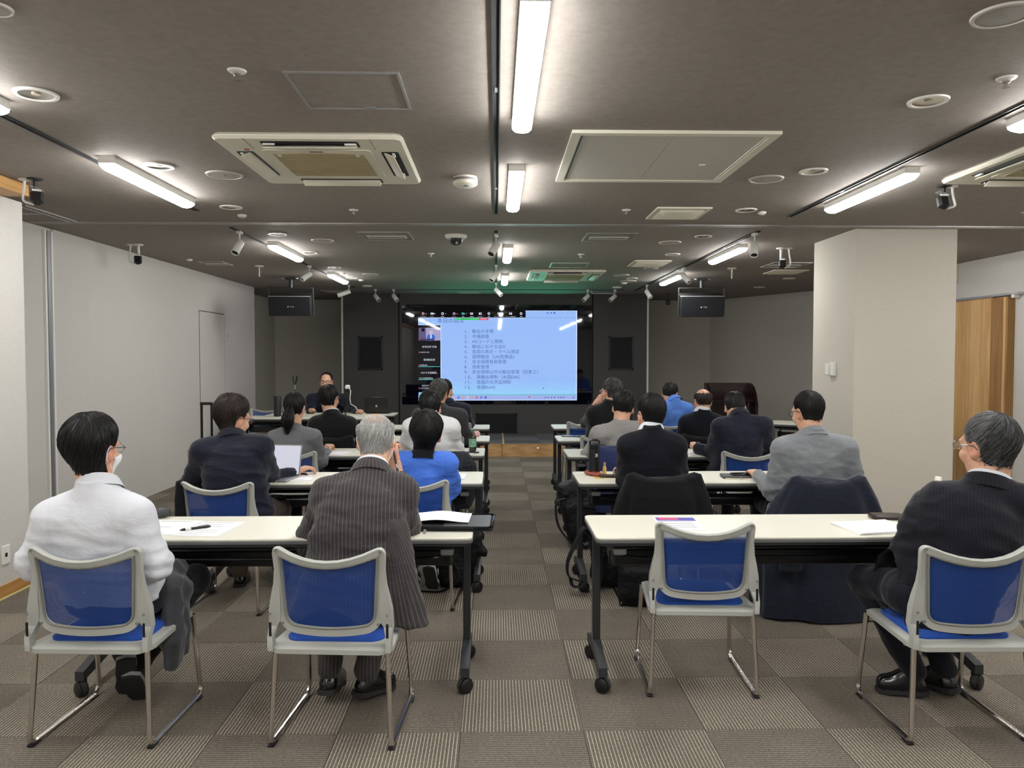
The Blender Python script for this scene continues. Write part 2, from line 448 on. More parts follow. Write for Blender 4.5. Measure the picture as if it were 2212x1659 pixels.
# ---------------------------------------------------------------- the LED display and its picture
def screen_mat(name, col, st, offaxis=True):
    "LED wall: its colour shifts when seen from far off its axis (green from above/below, magenta from the side)"
    t = NT(name); b = t.b
    b.inputs['Base Color'].default_value = (.004, .005, .01, 1); b.inputs['Roughness'].default_value = .03
    b.inputs['Specular IOR Level'].default_value = .5
    b.inputs['Emission Strength'].default_value = st
    if offaxis:
        gi = t.n('ShaderNodeNewGeometry'); sx = t.n('ShaderNodeSeparateXYZ'); t.l(gi.outputs['Incoming'], sx.inputs[0])
        up_ = t.math('MAXIMUM', t.math('SUBTRACT', sx.outputs[2], .03), 0)
        dn_ = t.math('MAXIMUM', t.math('SUBTRACT', t.math('MULTIPLY', sx.outputs[2], -1.0), .1), 0)
        dn_ = t.math('MULTIPLY', dn_, t.math('MAXIMUM', t.math('SUBTRACT', 1.0, t.math('MULTIPLY', dn_, 1.8)), 0))
        vz = t.math('SMOOTH_MIN', t.math('ADD', t.math('MULTIPLY', up_, 4.0), t.math('MULTIPLY', dn_, 2.0)), 1.0, .1)
        vx = t.math('SMOOTH_MIN', t.math('MULTIPLY', t.math('MAXIMUM', t.math('SUBTRACT', t.math('ABSOLUTE', sx.outputs[0]), .35), 0), 2.0), 1.0, .1)
        c1 = t.mix(vz, col, (.2, 2.1, 1.2, 1))
        t.l(t.mix(vx, c1, (.75, .45, 1.2, 1)), b.inputs['Emission Color'])
    else: b.inputs['Emission Color'].default_value = col
    return t.m
disp = thing('led_display', 'large glossy wall display showing a pale blue slide with a numbered list', 'screen', (0, YWALL, .9))
yo = disp.location
YG = YWALL - .012
def SP(px, py, dy=0.0):
    p = onY(px, py, YG - dy); return (p.x, p.y - yo.y, p.z - yo.z)
def pane(name, px0, py0, px1, py1, m, dy, th=.0):
    a, b = SP(px0, py0, dy), SP(px1, py1, dy)
    me = MB()
    me.box(((a[0] + b[0]) / 2, a[1] + th / 2, (a[2] + b[2]) / 2), (b[0] - a[0], max(th, .0004), a[2] - b[2]))
    return me.build(name, m, disp, sharp=0)
pane('glass_panel', 868, 658, 1278, 873, mat('black_glass', S(10, 12, 26), .03, spec=.6), 0, .012)
M_slide = screen_mat('slide_light', S(152, 188, 248), SCREEN_L * 1.0)
M_slide_hi = screen_mat('slide_edge', S(205, 225, 255), SCREEN_L * 1.05, False)
sc_ = lambda nm, c, st=.9: screen_mat(nm, c, st * SCREEN_L, False)
M_s_dark = sc_('screen_dark', S(8, 10, 22), .6)
M_s_txt = sc_('slide_text', S(78, 104, 168))
M_s_wht = sc_('screen_white', S(232, 236, 255))
M_s_grn = sc_('screen_green', S(60, 214, 110)); M_s_red = sc_('screen_red', S(235, 70, 95)); M_s_tl = sc_('screen_teal', S(90, 205, 190))
M_s_bar = sc_('screen_taskbar', S(168, 186, 244)); M_s_pink = sc_('screen_pink', S(236, 180, 205)); M_s_blu = sc_('screen_blue', S(60, 110, 220))
M_s_orn = sc_('screen_orange', S(240, 160, 110)); M_s_yel = sc_('screen_yellow', S(240, 226, 150)); M_s_pur = sc_('screen_purple', S(60, 40, 190))
pane('slide', 903.7, 686.5, 1246, 864.4, M_slide, .001, .001)
pane('slide_corner', 1135.5, 671.3, 1246, 686.6, M_slide, .001, .001)
for r in ((903.7, 686, 1136, 687.2), (1135, 671, 1246, 672), (1245, 671, 1246.2, 864.5), (903.7, 863.6, 1246, 864.8), (903.5, 686, 904.6, 702), (951.8, 702, 953.4, 850), (903.7, 701.4, 952, 702.2)):
    pane('picture_edge', *r, M_s_wht if False else M_slide_hi, .0016, .0005)
pane('video_column', 903.7, 702.5, 951.8, 847.5, M_s_dark, .0014, .0006)
th = pane('video_thumbnail', 904.2, 708, 951.6, 735.5, sc_('thumb_wall', S(170, 165, 205)), .002, .0005)
pane('thumbnail_wall', 904.2, 708, 920, 735.5, sc_('thumb_shade', S(100, 92, 135)), .0024, .0003)
pane('thumbnail_door', 910.5, 709, 917, 716, M_s_dark, .0028, .0003)
def disc(px, py, rx, rz, m, dy, n=16, name='picture_shape'):
    c = SP(px, py, dy); k = YG / F_PX
    vs = [(c[0] + rx * k * math.cos(2 * PI * j / n), c[1], c[2] + rz * k * math.sin(2 * PI * j / n)) for j in range(n)]
    return MB().add(vs, [tuple(range(n - 1, -1, -1))]).build(name, m, disp, sharp=0)
disc(931, 729, 9, 7.5, M_s_blu, .0032); disc(931, 718.5, 4.2, 5.2, sc_('thumb_face', S(205, 190, 215)), .0036); disc(931, 727, 1.6, 5, M_s_wht, .0038)
pane('thumbnail_name', 904.2, 731.5, 938, 735.3, sc_('thumb_bar', S(70, 66, 100)), .0034, .0002)
pane('green_line', 904, 791.4, 951.6, 792.6, M_s_tl, .002, .0004); pane('green_line', 904, 819.2, 951.6, 820.6, M_s_tl, .002, .0004)
pane('share_bar', 985.2, 686.9, 1034.2, 691.4, M_s_grn, .0026, .0004); pane('stop_bar', 1034.2, 686.9, 1055, 691.4, M_s_red, .0026, .0004)
pane('task_line', 904, 852, 1245.5, 852.9, M_s_tl, .002, .0004); pane('taskbar', 904, 853.2, 1245.2, 863.6, M_s_bar, .0018, .0004)
for px, m_ in ((981, M_s_pink), (990.6, M_s_blu), (1000, M_s_orn), (1010.2, M_s_yel), (1019.7, M_s_orn), (1029.6, M_s_red), (1039.4, M_s_blu), (1049, M_s_pur)):
    disc(px, 858.6, 2.5, 2.4, m_, .0026, 12, 'taskbar_icon'); disc(px, 858.6, 1.0, 1.0, M_s_bar if m_ not in (M_s_red, M_s_pur) else M_s_pink, .003, 10, 'icon_centre')
disc(1143.5, 857.5, 1.8, 2, M_s_red, .0026, 10, 'taskbar_icon')
for px in (1178, 1184, 1191, 1198, 1206, 1212, 1217, 1239): pane('tray_icon', px - 1.3, 857.4, px + 1.3, 859.8, M_s_txt, .0026, .0003)
pane('pointer', 1173, 837.5, 1174.5, 840, M_s_dark, .003, .0003)
pane('title_rule', 929.3, 688, 929.8, 699, M_s_txt, .003, .0003)
for px in (1183, 1190.5, 1198): disc(px, 676, 1.8, 1.6, M_s_txt, .003, 10, 'window_icon')
pane('window_icon', 1195.5, 674, 1199, 677.6, M_s_blu, .0032, .0003)
for px in (1214, 1226, 1237.5): pane('window_icon', px - 1.2, 675.3, px + 1.2, 675.9, M_s_txt, .003, .0003)
# meeting toolbar
for k, px in enumerate((914, 933, 956, 981, 1000.3, 1018.7, 1037.4, 1056, 1077.4, 1103, 1125.6)):
    m_ = {0: M_s_pink, 3: M_s_pink, 4: M_s_tl}.get(k, M_s_wht)
    if k in (1, 4, 5, 6, 9):
        pane('toolbar_icon', px - 3, 675.4, px + 3, 679.6, m_, .0026, .0003)
        pane('icon_centre', px - (.9 if k != 6 else 0), 676.4, px + (.9 if k != 6 else 2), 678.6, M_s_dark, .003, .0003)
        if k == 1: pane('toolbar_icon', px + 3.2, 676.2, px + 4.8, 678.8, m_, .0026, .0003)
    else:
        disc(px, 677.4, 2.8, 2.8, m_, .0026, 12, 'toolbar_icon')
        disc(px, 677.4, 1.3, 1.5, M_s_dark, .003, 10, 'icon_centre')
    if k < 5: pane('toolbar_arrow', px + 5.6, 677.2, px + 7.2, 678.4, M_s_wht, .0026, .0003)
def text(name, body, px, py, size_px, m, parent, dy=.0034, align='LEFT', plane=None, M=None, size=None, ext=0.0):
    cu = bpy.data.curves.new(name, 'FONT'); cu.body = body
    cu.size = size if size else size_px * YG / F_PX; cu.align_x = align; cu.align_y = 'CENTER'; cu.resolution_u = 3; cu.extrude = ext
    ob = bpy.data.objects.new(name, cu); COL.objects.link(ob)
    dg_ = bpy.context.evaluated_depsgraph_get()
    me = bpy.data.meshes.new_from_object(ob.evaluated_get(dg_)); bpy.data.objects.remove(ob)
    me.materials.clear(); me.materials.append(m)
    if M is None:
        c = SP(px, py, dy)
        M = Matrix.Translation(c) @ Matrix.Rotation(PI / 2, 4, 'X')
    me.transform(M)
    return link(name, me, parent)
LINES = ['輸出の手順', '市場調査', 'HSコードと関税', '輸出におけるSDS', '各国の表示・ラベル規定', '国際輸送（UN危険品）', '安全保障貿易管理', '技術管理', '安全保障以外の輸出管理（別表２）', '再輸出規制（米国EAR）', '各国の化学品規制', '各国RoHS']
for i, s_ in enumerate(LINES):
    y_ = 716.3 + 10.97 * i
    text('slide_number', ('%d．' % (i + 1) if i < 9 else '1 %d．' % (i - 9)), 1003, y_, 9.3, M_s_txt, disp)
    text('slide_line', s_, 1019.7 if i < 9 else 1029.6, y_, 9.3, M_s_txt, disp)
text('slide_title', '本日の目次', 944.3, 693.2, 11.6, M_s_txt, disp, .002)
for s_, x, y_, z_ in (('オーディオ', 914, 684, 2.4), ('ビデオ', 933, 684, 2.4), ('参加者', 956, 684, 2.4), ('チャット', 981, 684, 2.4), ('共有', 1000.3, 684, 2.6), ('一時停止', 1018.7, 684, 2.4), ('レイアウト', 1037.4, 684, 2.4), ('注釈', 1056, 684, 2.6), ('リモートコントロール', 1077.4, 684, 2.1), ('ミーティング情報を表示', 1103, 684, 2.1), ('詳細', 1125.6, 684, 2.6)):
    text('toolbar_word', s_, x, y_, z_, M_s_wht, disp, .003, 'CENTER')
for s_, x, y_, z_ in (('本州化学 内海', 927.4, 749.5, 5), ('根津敏生郎', 927.4, 777.5, 5), ('わかやま産業振...', 927.4, 805.5, 4.8), ('わかやま', 921, 833.5, 4.8)):
    text('column_name', s_, x, y_, z_, M_s_wht, disp, .003, 'CENTER')
for s_, x, y_ in (('本州化学 内海', 908, 761.2), ('根津敏生郎', 908, 789), ('わかやま産業振興財団', 905, 817), ('わかやま産業', 908, 838.8)):
    text('column_caption', s_, x, y_, 3.0, M_s_wht, disp, .003); 
for y_ in (761.2, 789, 838.8, 733.5): pane('mute_mark', 904.6, y_ - 1.6, 906.6, y_ + 1.4, M_s_red, .0036, .0003)
text('share_word', '画面共有中です', 1006, 689.2, 2.6, M_s_dark, disp, .0036, 'CENTER'); text('stop_word', '共有の停止', 1044.6, 689.2, 2.8, M_s_wht, disp, .0036, 'CENTER')
# ---------------------------------------------------------------- ceiling fixtures
def strip_light(x, y0, y1, lb):
    L = y1 - y0; t = thing('strip_light', lb, 'light', (x, (y0 + y1) / 2, CEIL), 0, 'linear ceiling lights')
    MB().box((0, 0, -.02), (.09, L, .04)).build('housing', M_white, t, sharp=0)
    sec = [(-.044, -.04), (.044, -.04), (.044, -.056), (.03, -.07), (0, -.075), (-.03, -.07), (-.044, -.056)]
    rings = []
    for y, k in ((-L / 2, .55), (-L / 2 + .03, 1), (L / 2 - .03, 1), (L / 2, .55)):
        rings.append([(a * (1 if k == 1 else .9), y, -.04 + (b + .04) * k) for a, b in sec])
    MB().loft(rings).build('diffuser', M_led, t, sharp=0)
    return t
def Yc(py, drop=.0): return (CEIL - drop - CAM_H) * F_PX / (771 - py)
XT = {'l': -2.24, 'c': 0.0, 'r': 2.29}
LT = dict(l=-2.13, c=.118, r=2.40)
SL = [('c', 2.30, 3.55, 'strip light at the top of the picture beside the middle ceiling track'),
      ('c', Yc(358), Yc(461, .07), 'second strip light along the middle track, ahead of the partition rail'),
      ('c', Yc(528), Yc(570, .07), 'strip light on the middle track just beyond the partition rail'),
      ('c', Yc(590), Yc(617, .07), 'farther short strip light on the middle track, above the display'),
      ('l', 2.30, Yc(266, .07), 'cut-off strip light at the picture edge above the man in the white shirt'),
      ('l', Yc(345), Yc(455, .07), 'strip light between the near air conditioner and the oak pelmet'),
      ('l', Yc(524), Yc(568, .07), 'strip light beyond the partition rail, above the ponytailed woman'),
      ('l', Yc(588), Yc(615, .07), 'strip light at the far end of the partition wall track'),
      ('r', 2.30, Yc(288, .07), 'cut-off strip light at the picture edge beside the cropped air conditioner'),
      ('r', Yc(358), Yc(461, .07), 'strip light on the pillar side track, ahead of the partition rail'),
      ('r', Yc(526), Yc(571, .07), 'strip light beside the pillar, beyond the partition rail'),
      ('r', Yc(588), Yc(617, .07), 'strip light above the hanging speaker near the lectern')]
for k, a, b, lb in SL: strip_light(LT[k], a, b, lb)
for k in 'lcr':           # the rows go on behind the camera
    for a, wd in ((.35, 'just above'), (-1.6, 'well')): strip_light(LT[k], a, a + 1.25, 'strip light ' + wd + (' the camera' if a > 0 else ' behind the camera') + ' in the ceiling row ' + {'l': 'by the plain wall', 'c': 'along the aisle', 'r': 'by the pillar'}[k])
strip_light(4.6, 1.0, 2.25, 'strip light over the side bay behind the camera')
strip_light(4.22, 7.55, 8.15, 'added strip light hidden behind the pillar, brightening the side bay')  # added lamp, out of sight, to lift the far bay and the door
strip_light(4.7, 4.4, 5.65, 'added unseen strip light over the side bay, brightening the oak sliding door')  # added out of view to light the oak door and its wall
def track(x, y0, y1, lb, m=M_dark):
    t = thing('ceiling_track', lb, 'track', (x, (y0 + y1) / 2, CEIL), 0, 'lighting tracks'); L = y1 - y0
    for s_ in (-1, 1): MB().box((s_ * .0135, 0, -.004), (.005, L, .01)).build('track_edge', m, t, sharp=0)
    MB().box((0, 0, -.0008), (.022, L, .003)).build('track_slot', M_blkmat, t, sharp=0)
    for k in range(3): MB().box((0, L * (k / 3 - .33), -.003), (.012, .05, .006)).build('connector', M_silv, t, sharp=0)
M_trk = mat('track_grey', S(70, 72, 74), .4, .6)
track(XT['c'], .4, Yc(464), 'middle track running from over the aisle to the partition rail', M_trk)
track(XT['c'], Yc(500), Yc(622), 'middle track beyond the partition rail, carrying three spotlights', M_trk)
track(XT['l'], .4, Yc(459), 'track along the strip lights on the plain wall side')
track(XT['l'], Yc(494), Yc(622), 'track with three spotlights near the partition wall')
track(XT['r'], .4, Yc(467), 'track along the strip lights on the pillar side')
track(XT['r'], Yc(498), Yc(627), 'track with three spotlights running beside the pillar')
xt = ceil_at(845, 625); xu = ceil_at(1300, 627)
for a, b, lb in ((-3.0 + 1.2, .02, 'cross track ahead of the black wall, presenter half'), (.05, 2.1, 'cross track ahead of the black wall, lectern half')):
    t = thing('ceiling_track', lb, 'track', ((a + b) / 2, xt.y, CEIL), PI / 2, 'lighting tracks')
    for s_ in (-1, 1): MB().box((s_ * .0135, 0, -.004), (.005, b - a, .01)).build('track_edge', M_dark, t, sharp=0)
    MB().box((0, 0, -.0008), (.022, b - a, .003)).build('track_slot', M_blkmat, t, sharp=0)

def spotlight(px, py, hx, hy, lb, track_x=None, y=None, dy=-.05):
    """px,py: top at the track; hx,hy: far end of the head in the photograph"""
    p = ceil_at(px, py)
    if track_x is not None: p.x = track_x
    if y is not None: p.y = y
    t = thing('spotlight', lb, 'spotlight', (p.x, p.y, CEIL), 0, 'white track spotlights')
    MB().box((0, 0, -.012), (.034, .09, .024), .004).build('adapter', M_white, t)
    MB().tube([(0, 0, -.02), (0, 0, -.12)], .007, 8).build('stem', M_white, t)
    e_ = onY(hx, hy, p.y + dy) - Vector((p.x, p.y, CEIL))
    a = Vector((0, 0, -.105)); d = (e_ - a)
    L = max(.14, min(.2, d.length)); d.normalize()
    M = frame(a - d * .02, d)
    MB().lathe([(.0, 0), (.030, 0), (.035, .006), (.035, L - .004), (.032, L), (.028, L - .004)], 18, M=M, caps=False).build('lamp_head', M_white, t)
    MB().lathe([(.0, L - .02), (.028, L - .02), (.028, L - .012), (0, L - .010)], 14, M=M).build('lens', M_blk, t)
for a in ((498, 499, 510, 541, 'spotlight nearest the partition rail on the plain wall track', XT['l']),
          (647, 573, 655, 602, 'spotlight hanging at the end of the strip light above the ponytailed woman', XT['l']),
          (729, 615, 725, 640, 'brightly lit spotlight at the far end of the plain wall track', XT['l']),
          (1071, 505, 1063, 545, 'spotlight hanging from the middle track close to the dome camera', XT['c']),
          (1070, 572, 1062, 605, 'middle one of the three spotlights on the middle track', XT['c']),
          (1072, 611, 1085, 640, 'spotlight on the middle track just before the display', XT['c']),
          (1639, 503, 1629, 549, 'big spotlight at the pillar end of the far track', XT['r']),
          (1490, 577, 1487, 608, 'spotlight at the pillar side strip light, next to the hanging speaker', XT['r']),
          (1409, 615, 1405, 642, 'spotlight at the far end of the pillar side track', XT['r'])):
    spotlight(*a[:5], track_x=a[5])
for a in ((813, 626, 818, 648, 'spotlight on the cross track above the wall speaker panel'), (852, 626, 858, 649, 'spotlight on the cross track above the corner of the display'),
          (1268, 627, 1261, 648, 'spotlight on the cross track above the far corner of the display'), (1326, 627, 1317, 650, 'end spotlight of the cross track on the lectern side')):
    spotlight(*a, y=xt.y)
a_, b_ = ceil_at(1270, 630), ceil_at(1325, 630)
t = thing('crossbar', 'pale bar hung between two spotlights ahead of the display', 'bar', (a_.x, xt.y, CEIL - .06))
MB().tube([(0, 0, .05), (.03, 0, 0), (b_.x - a_.x - .03, 0, 0), (b_.x - a_.x, 0, .05)], .012, 8).build('bar_tube', M_silv, t)

def downlight(px, py, wpx, lb):
    p = ceil_at(px, py); r = wpx / 2 * p.y / F_PX
    t = thing('downlight', lb, 'downlight', (p.x, p.y, CEIL), 0, 'recessed chrome downlights')
    n = 28
    MB().lathe([(r * .74, -.001), (r * .78, -.008), (r * .97, -.008), (r, -.001)], n, caps=False).build('trim_ring', M_white, t)
    MB().lathe([(r * .76, -.006), (r * .62, -.003), (r * .3, -.0012), (0, -.001)], n, caps=False).build('reflector', mat_ref, t)
    MB().lathe([(r * .2, -.0012), (r * .2, -.004), (0, -.004)], 14, caps=False).build('bulb', M_lampoff, t)
mat_ref = mat('reflector_chrome', S(215, 210, 200), .22, 1.0)
M_lampoff = mat('lamp_off', S(190, 180, 160), .3)
# the reflector is a shallow cone recessed in the ceiling: cut the ceiling look with dark throat
for a in ((78, 202, 88, 'large downlight at the picture edge above the man in the white shirt'), (343, 358, 63, 'downlight beside the long strip light near the oak pelmet'),
          (499, 447, 47, 'downlight near the end of the long strip light, before the partition rail'), (599, 505, 40, 'downlight just beyond the partition rail next to a spotlight'),
          (669, 545, 34, 'downlight beside the strip light above the ponytailed woman'), (722, 577, 30, 'downlight between the two far strip lights on the plain wall side'),
          (760, 599, 26, 'small-looking downlight above the black wall edge, presenter side'), (2005, 217, 84, 'large downlight beside the pillar side track, near the camera'),
          (1757, 369, 60, 'downlight next to the ceiling speaker on the pillar side'), (1612, 453, 46, 'downlight near the slatted vent, before the partition rail'),
          (1519, 510, 38, 'downlight beyond the partition rail beside the pillar side track'), (1453, 549, 33, 'downlight between the far ceiling speaker and the slim vent'),
          (1404, 579, 28, 'downlight next to the slim vent beyond the pillar side track'), (1365, 601, 25, 'far downlight above the black wall edge, lectern side'),
          (1705, 601, 26, 'downlight in the far bay next to the pillar'), (1640, 620, 24, 'downlight in the far bay above the lectern')):
    downlight(*a)
def round_speaker(px, py, wpx, lb):
    p = ceil_at(px, py); r = wpx / 2 * p.y / F_PX
    t = thing('ceiling_speaker', lb, 'speaker', (p.x, p.y, CEIL), 0, 'round ceiling speakers')
    MB().lathe([(r * .84, -.002), (r * .86, -.008), (r * .97, -.007), (r, -.0005)], 32, caps=False).build('rim', M_spk, t)
    MB().lathe([(r * .85, -.006), (r * .4, -.008), (0, -.008)], 32, caps=False).build('grille', M_spkg, t)
    MB().lathe([(.012, -.008), (.012, -.011), (0, -.011)], 10, caps=False).build('badge', M_silv, t)
M_spk = mat('speaker_rim', S(212, 208, 198), .5)
M_spkg = mat('speaker_grille', S(160, 156, 148), .7, bump=.4, bscale=700)
for a in ((2168, 31, 128, 'large round ceiling speaker cut by the top corner on the pillar side'), (485, 377, 77, 'round ceiling speaker beside the near air conditioner'),
          (1655, 386, 74, 'round ceiling speaker beyond the large blank ceiling panel'), (697, 519, 48, 'round ceiling speaker beyond the partition rail on the plain wall side'),
          (1447, 523, 48, 'round ceiling speaker beyond the partition rail on the pillar side'), (800, 592, 34, 'far round ceiling speaker above the presenter'),
          (1342, 594, 34, 'far round ceiling speaker near the small air conditioner'), (1357, 607, 36, 'round speaker plate right above the far downlights'),
          (-16, 16, 78, 'round ceiling speaker cut by the top corner on the plain wall side')):
    round_speaker(*a)
def sprinkler(px, py, wpx, lb):
    p = ceil_at(px, py); r = wpx / 2 * p.y / F_PX
    t = thing('sprinkler', lb, 'sprinkler', (p.x, p.y, CEIL), 0, 'ceiling sprinklers')
    MB().lathe([(r, -.001), (r * .9, -.006), (r * .45, -.009), (r * .4, -.004)], 20, caps=False).build('escutcheon', M_white, t)
    MB().lathe([(r * .38, -.002), (r * .38, -.018), (r * .2, -.022), (r * .2, -.034), (r * .42, -.036), (r * .42, -.038), (0, -.038)], 16, caps=False).build('nozzle', M_chrome, t)
for a in ((512, 152, 40, 'sprinkler head beside the outlined access panel near the camera'), (764, 453, 20, 'sprinkler between the smoke detector and the long strip light'),
          (931, 547, 15, 'sprinkler near the dome camera beyond the partition rail'), (2174, 168, 42, 'sprinkler near the big cropped ceiling speaker'),
          (1353, 453, 20, 'sprinkler beside the slatted vent, before the partition rail'), (1255, 549, 16, 'sprinkler between the middle track and the far slim vent'),
          (2214, 458, 16, 'sprinkler cut by the picture edge above the pillar')):
    sprinkler(*a)
def button(px, py, wpx, lb):
    p = ceil_at(px, py); r = wpx / 2 * p.y / F_PX
    t = thing('ceiling_sensor', lb, 'sensor', (p.x, p.y, CEIL), 0, 'small round ceiling sensors')
    MB().lathe([(r, -.0005), (r * .97, -.012), (r * .6, -.02), (0, -.022)], 16, caps=False).build('cover', M_white, t)
    MB().lathe([(r * .35, -.018), (r * .3, -.026), (0, -.027)], 10, caps=False).build('eye', M_silv, t)
for a in ((523, 464, 19, 'small sensor beside the downlight before the partition rail'), (409, 560, 13, 'small sensor near the partition wall and its hanging camera'),
          (740, 590, 13, 'small sensor between two far downlights, presenter side'), (780, 604, 12, 'small sensor above the edge of the black wall, presenter side'),
          (1646, 458, 18, 'small sensor beside the downlight near the slatted vent'), (1417, 578, 12, 'small sensor close to the slim vent on the pillar side'),
          (1348, 611, 14, 'small sensor right before the cross track, lectern side'), (793, 617, 22, 'flat round plate at the far end of the plain wall track'), (1333, 620, 20, 'flat round plate above the cross track, lectern side')):
    button(*a)
# poles with a round plate
def pole_detector(px, py, lb):
    p = ceil_at(px, py); t = thing('pole_sensor', lb, 'sensor', (p.x, p.y, CEIL))
    MB().lathe([(.055, -.001), (.055, -.012), (.01, -.018)], 18).build('plate', M_cream, t)
    MB().tube([(0, 0, -.01), (0, 0, -.13)], .008, 8).build('rod', M_cream, t)
pole_detector(560, 574, 'thin cream rod hanging from a plate near the end of the partition wall')
pole_detector(1581, 579, 'thin cream rod hanging from a plate between hanging speaker and pillar')
# smoke detector
p = ceil_at(1005, 383); t = thing('smoke_detector', 'cream drum-shaped smoke detector between air conditioner and middle track', 'detector', (p.x, p.y, CEIL))
MB().lathe([(.073, 0), (.075, -.02), (.075, -.045), (.06, -.055), (0, -.056)], 28, caps=False).build('drum', M_cream, t)
MB().lathe([(.0765, -.012), (.0765, -.026)], 28, caps=False).build('label_band', M_silv, t)
MB().lathe([(.018, -.054), (.015, -.06), (0, -.06)], 10, M=Matrix.Translation((.01, -.03, 0)), caps=False).build('indicator', M_silv, t)
# dome camera
p = ceil_at(985, 508); t = thing('dome_camera', 'white ceiling dome camera with a dark glass bubble beyond the rail', 'camera', (p.x, p.y, CEIL))
MB().lathe([(.098, 0), (.1, -.012), (.085, -.03), (.06, -.034)], 28).build('housing', M_white, t)
MB().lathe([(.062 * math.cos(a), -.032 - .062 * math.sin(a)) for a in [PI / 2 * k / 8 for k in range(9)]], 24, caps=False).build('dome', M_blk, t)
MB().lathe([(.014, 0), (.014, .012), (0, .014)], 12, M=frame((.01, -.045, -.07), (.1, -.8, -.6))).build('camera_eye', M_chrome, t)
# outlined access panels / vents
def ceil_quad(pts): return [ceil_at(*p_) for p_ in pts]
def axis_rect(pts):
    q = ceil_quad(pts); xs = sorted(v.x for v in q); ys = sorted(v.y for v in q)
    return (xs[0] + xs[1]) / 2, (xs[2] + xs[3]) / 2, (ys[0] + ys[1]) / 2, (ys[2] + ys[3]) / 2
def rect_frame(t, w_, d_, bw, h, m, name='frame'):
    for c, s_ in (((0, -d_ / 2 + bw / 2, -h / 2), (w_, bw, h)), ((0, d_ / 2 - bw / 2, -h / 2), (w_, bw, h)), ((-w_ / 2 + bw / 2, 0, -h / 2), (bw, d_ - 2 * bw, h)), ((w_ / 2 - bw / 2, 0, -h / 2), (bw, d_ - 2 * bw, h))):
        MB().box(c, s_).build(name, m, t, sharp=0)
def access_panel(pts, lb, latch=True, inner=None):
    x0, x1, y0, y1 = axis_rect(pts)
    t = thing('access_panel', lb, 'panel', ((x0 + x1) / 2, (y0 + y1) / 2, CEIL), 0)
    w_, d_ = x1 - x0, y1 - y0
    rect_frame(t, w_, d_, .012, .006, M_alu)
    MB().box((0, 0, -.001), (w_ - .03, d_ - .03, .003)).build('hatch', M_ceil, t, sharp=0)
    if latch: MB().box((.1 * w_, d_ / 2 - .02, -.004), (.05, .018, .008)).build('latch', M_silv, t, sharp=0)
    if inner:
        MB().box((0, .1 * d_, -.003), (w_ * .78, d_ * .3, .006)).build('diffuser_slot', M_white, t, sharp=0)
        MB().box((0, .1 * d_, -.0065), (w_ * .72, d_ * .12, .002)).build('slot', M_silv, t, sharp=0)
access_panel([(608, 152), (862, 156), (889, 236), (668, 231)], 'square ceiling access panel outlined in silver near the camera')
access_panel([(772, 500), (882, 501), (896, 518), (788, 518)], 'outlined slim vent panel beyond the rail on the plain wall side', False, True)
access_panel([(1268, 503), (1379, 503), (1362, 520), (1256, 520)], 'outlined slim vent panel beyond the rail on the pillar side', False, True)
access_panel([(1192, 568), (1275, 567), (1264, 578), (1184, 577)], 'outlined access panel just before the small air conditioner')
access_panel([(692, 627), (747, 627), (755, 632), (703, 632)], 'flat vent outlined near the edge of the black wall', False, True)
access_panel([(988, 630), (1037, 630), (1042, 634), (990, 634)], 'thin vent in the ceiling right above the display', False, True)
access_panel([(420, 563), (478, 566), (512, 573), (452, 572)], 'pale flat plate in the ceiling next to the partition wall', False, True)
access_panel([(1672, 566), (1755, 567), (1722, 577), (1643, 577)], 'outlined pale plate in the ceiling of the bay next to the pillar', False, True)
def vent(pts, lb, n=6):
    x0, x1, y0, y1 = axis_rect(pts)
    t = thing('ceiling_vent', lb, 'vent', ((x0 + x1) / 2, (y0 + y1) / 2, CEIL), 0)
    w_, d_ = x1 - x0, y1 - y0
    rect_frame(t, w_, d_, .03, .012, M_cream)
    MB().box((0, 0, -.001), (w_ - .05, d_ - .05, .003)).build('backing', M_dark, t, sharp=0)
    for k in range(n):
        y = -d_ / 2 + .05 + (d_ - .1) * (k + .5) / n
        MB().box((0, 0, 0), (w_ - .07, (d_ - .1) / n * .8, .003), M=Matrix.Translation((0, y, -.009)) @ Matrix.Rotation(-.5, 4, 'X')).build('slat', M_cream, t, sharp=0)
vent([(1421, 447), (1535, 447), (1510, 471), (1394, 471)], 'cream slatted vent before the partition rail on the pillar side')
vent([(1371, 562), (1447, 562), (1436, 574), (1356, 574)], 'cream slim vent beyond the rail beside the pillar side track')
vent([(1676, 582), (1746, 583), (1719, 591), (1648, 590)], 'cream vent in the far bay beside the pillar')
# blank ceiling panel
x0, x1, y0, y1 = axis_rect([(1237, 280), (1693, 283), (1553, 390), (1200, 387)])
M_blank = mat('blank_panel', S(196, 192, 182), .5)
t = thing('blank_panel', 'large blank cream ceiling panel with white rim beside the middle track', 'panel', ((x0 + x1) / 2, (y0 + y1) / 2, CEIL))
rect_frame(t, x1 - x0, y1 - y0, .045, .016, M_cream)
for s_ in (-1, 1): MB().box((s_ * (x1 - x0 - .02) / 4 * .93, 0, -.006), ((x1 - x0 - .09) / 2 - .002, y1 - y0 - .1, .008)).build('board', M_blank, t, sharp=0)
MB().box((.28 * (x1 - x0), .1, -.012), (.03, .02, .004)).build('catch', M_white, t, sharp=0)
for s_ in (-1, 1): MB().box((s_ * ((x1 - x0) / 2 - .055), 0, -.008), (.006, y1 - y0 - .12, .01)).build('slot', M_dark if s_ < 0 else M_white, t, sharp=0)
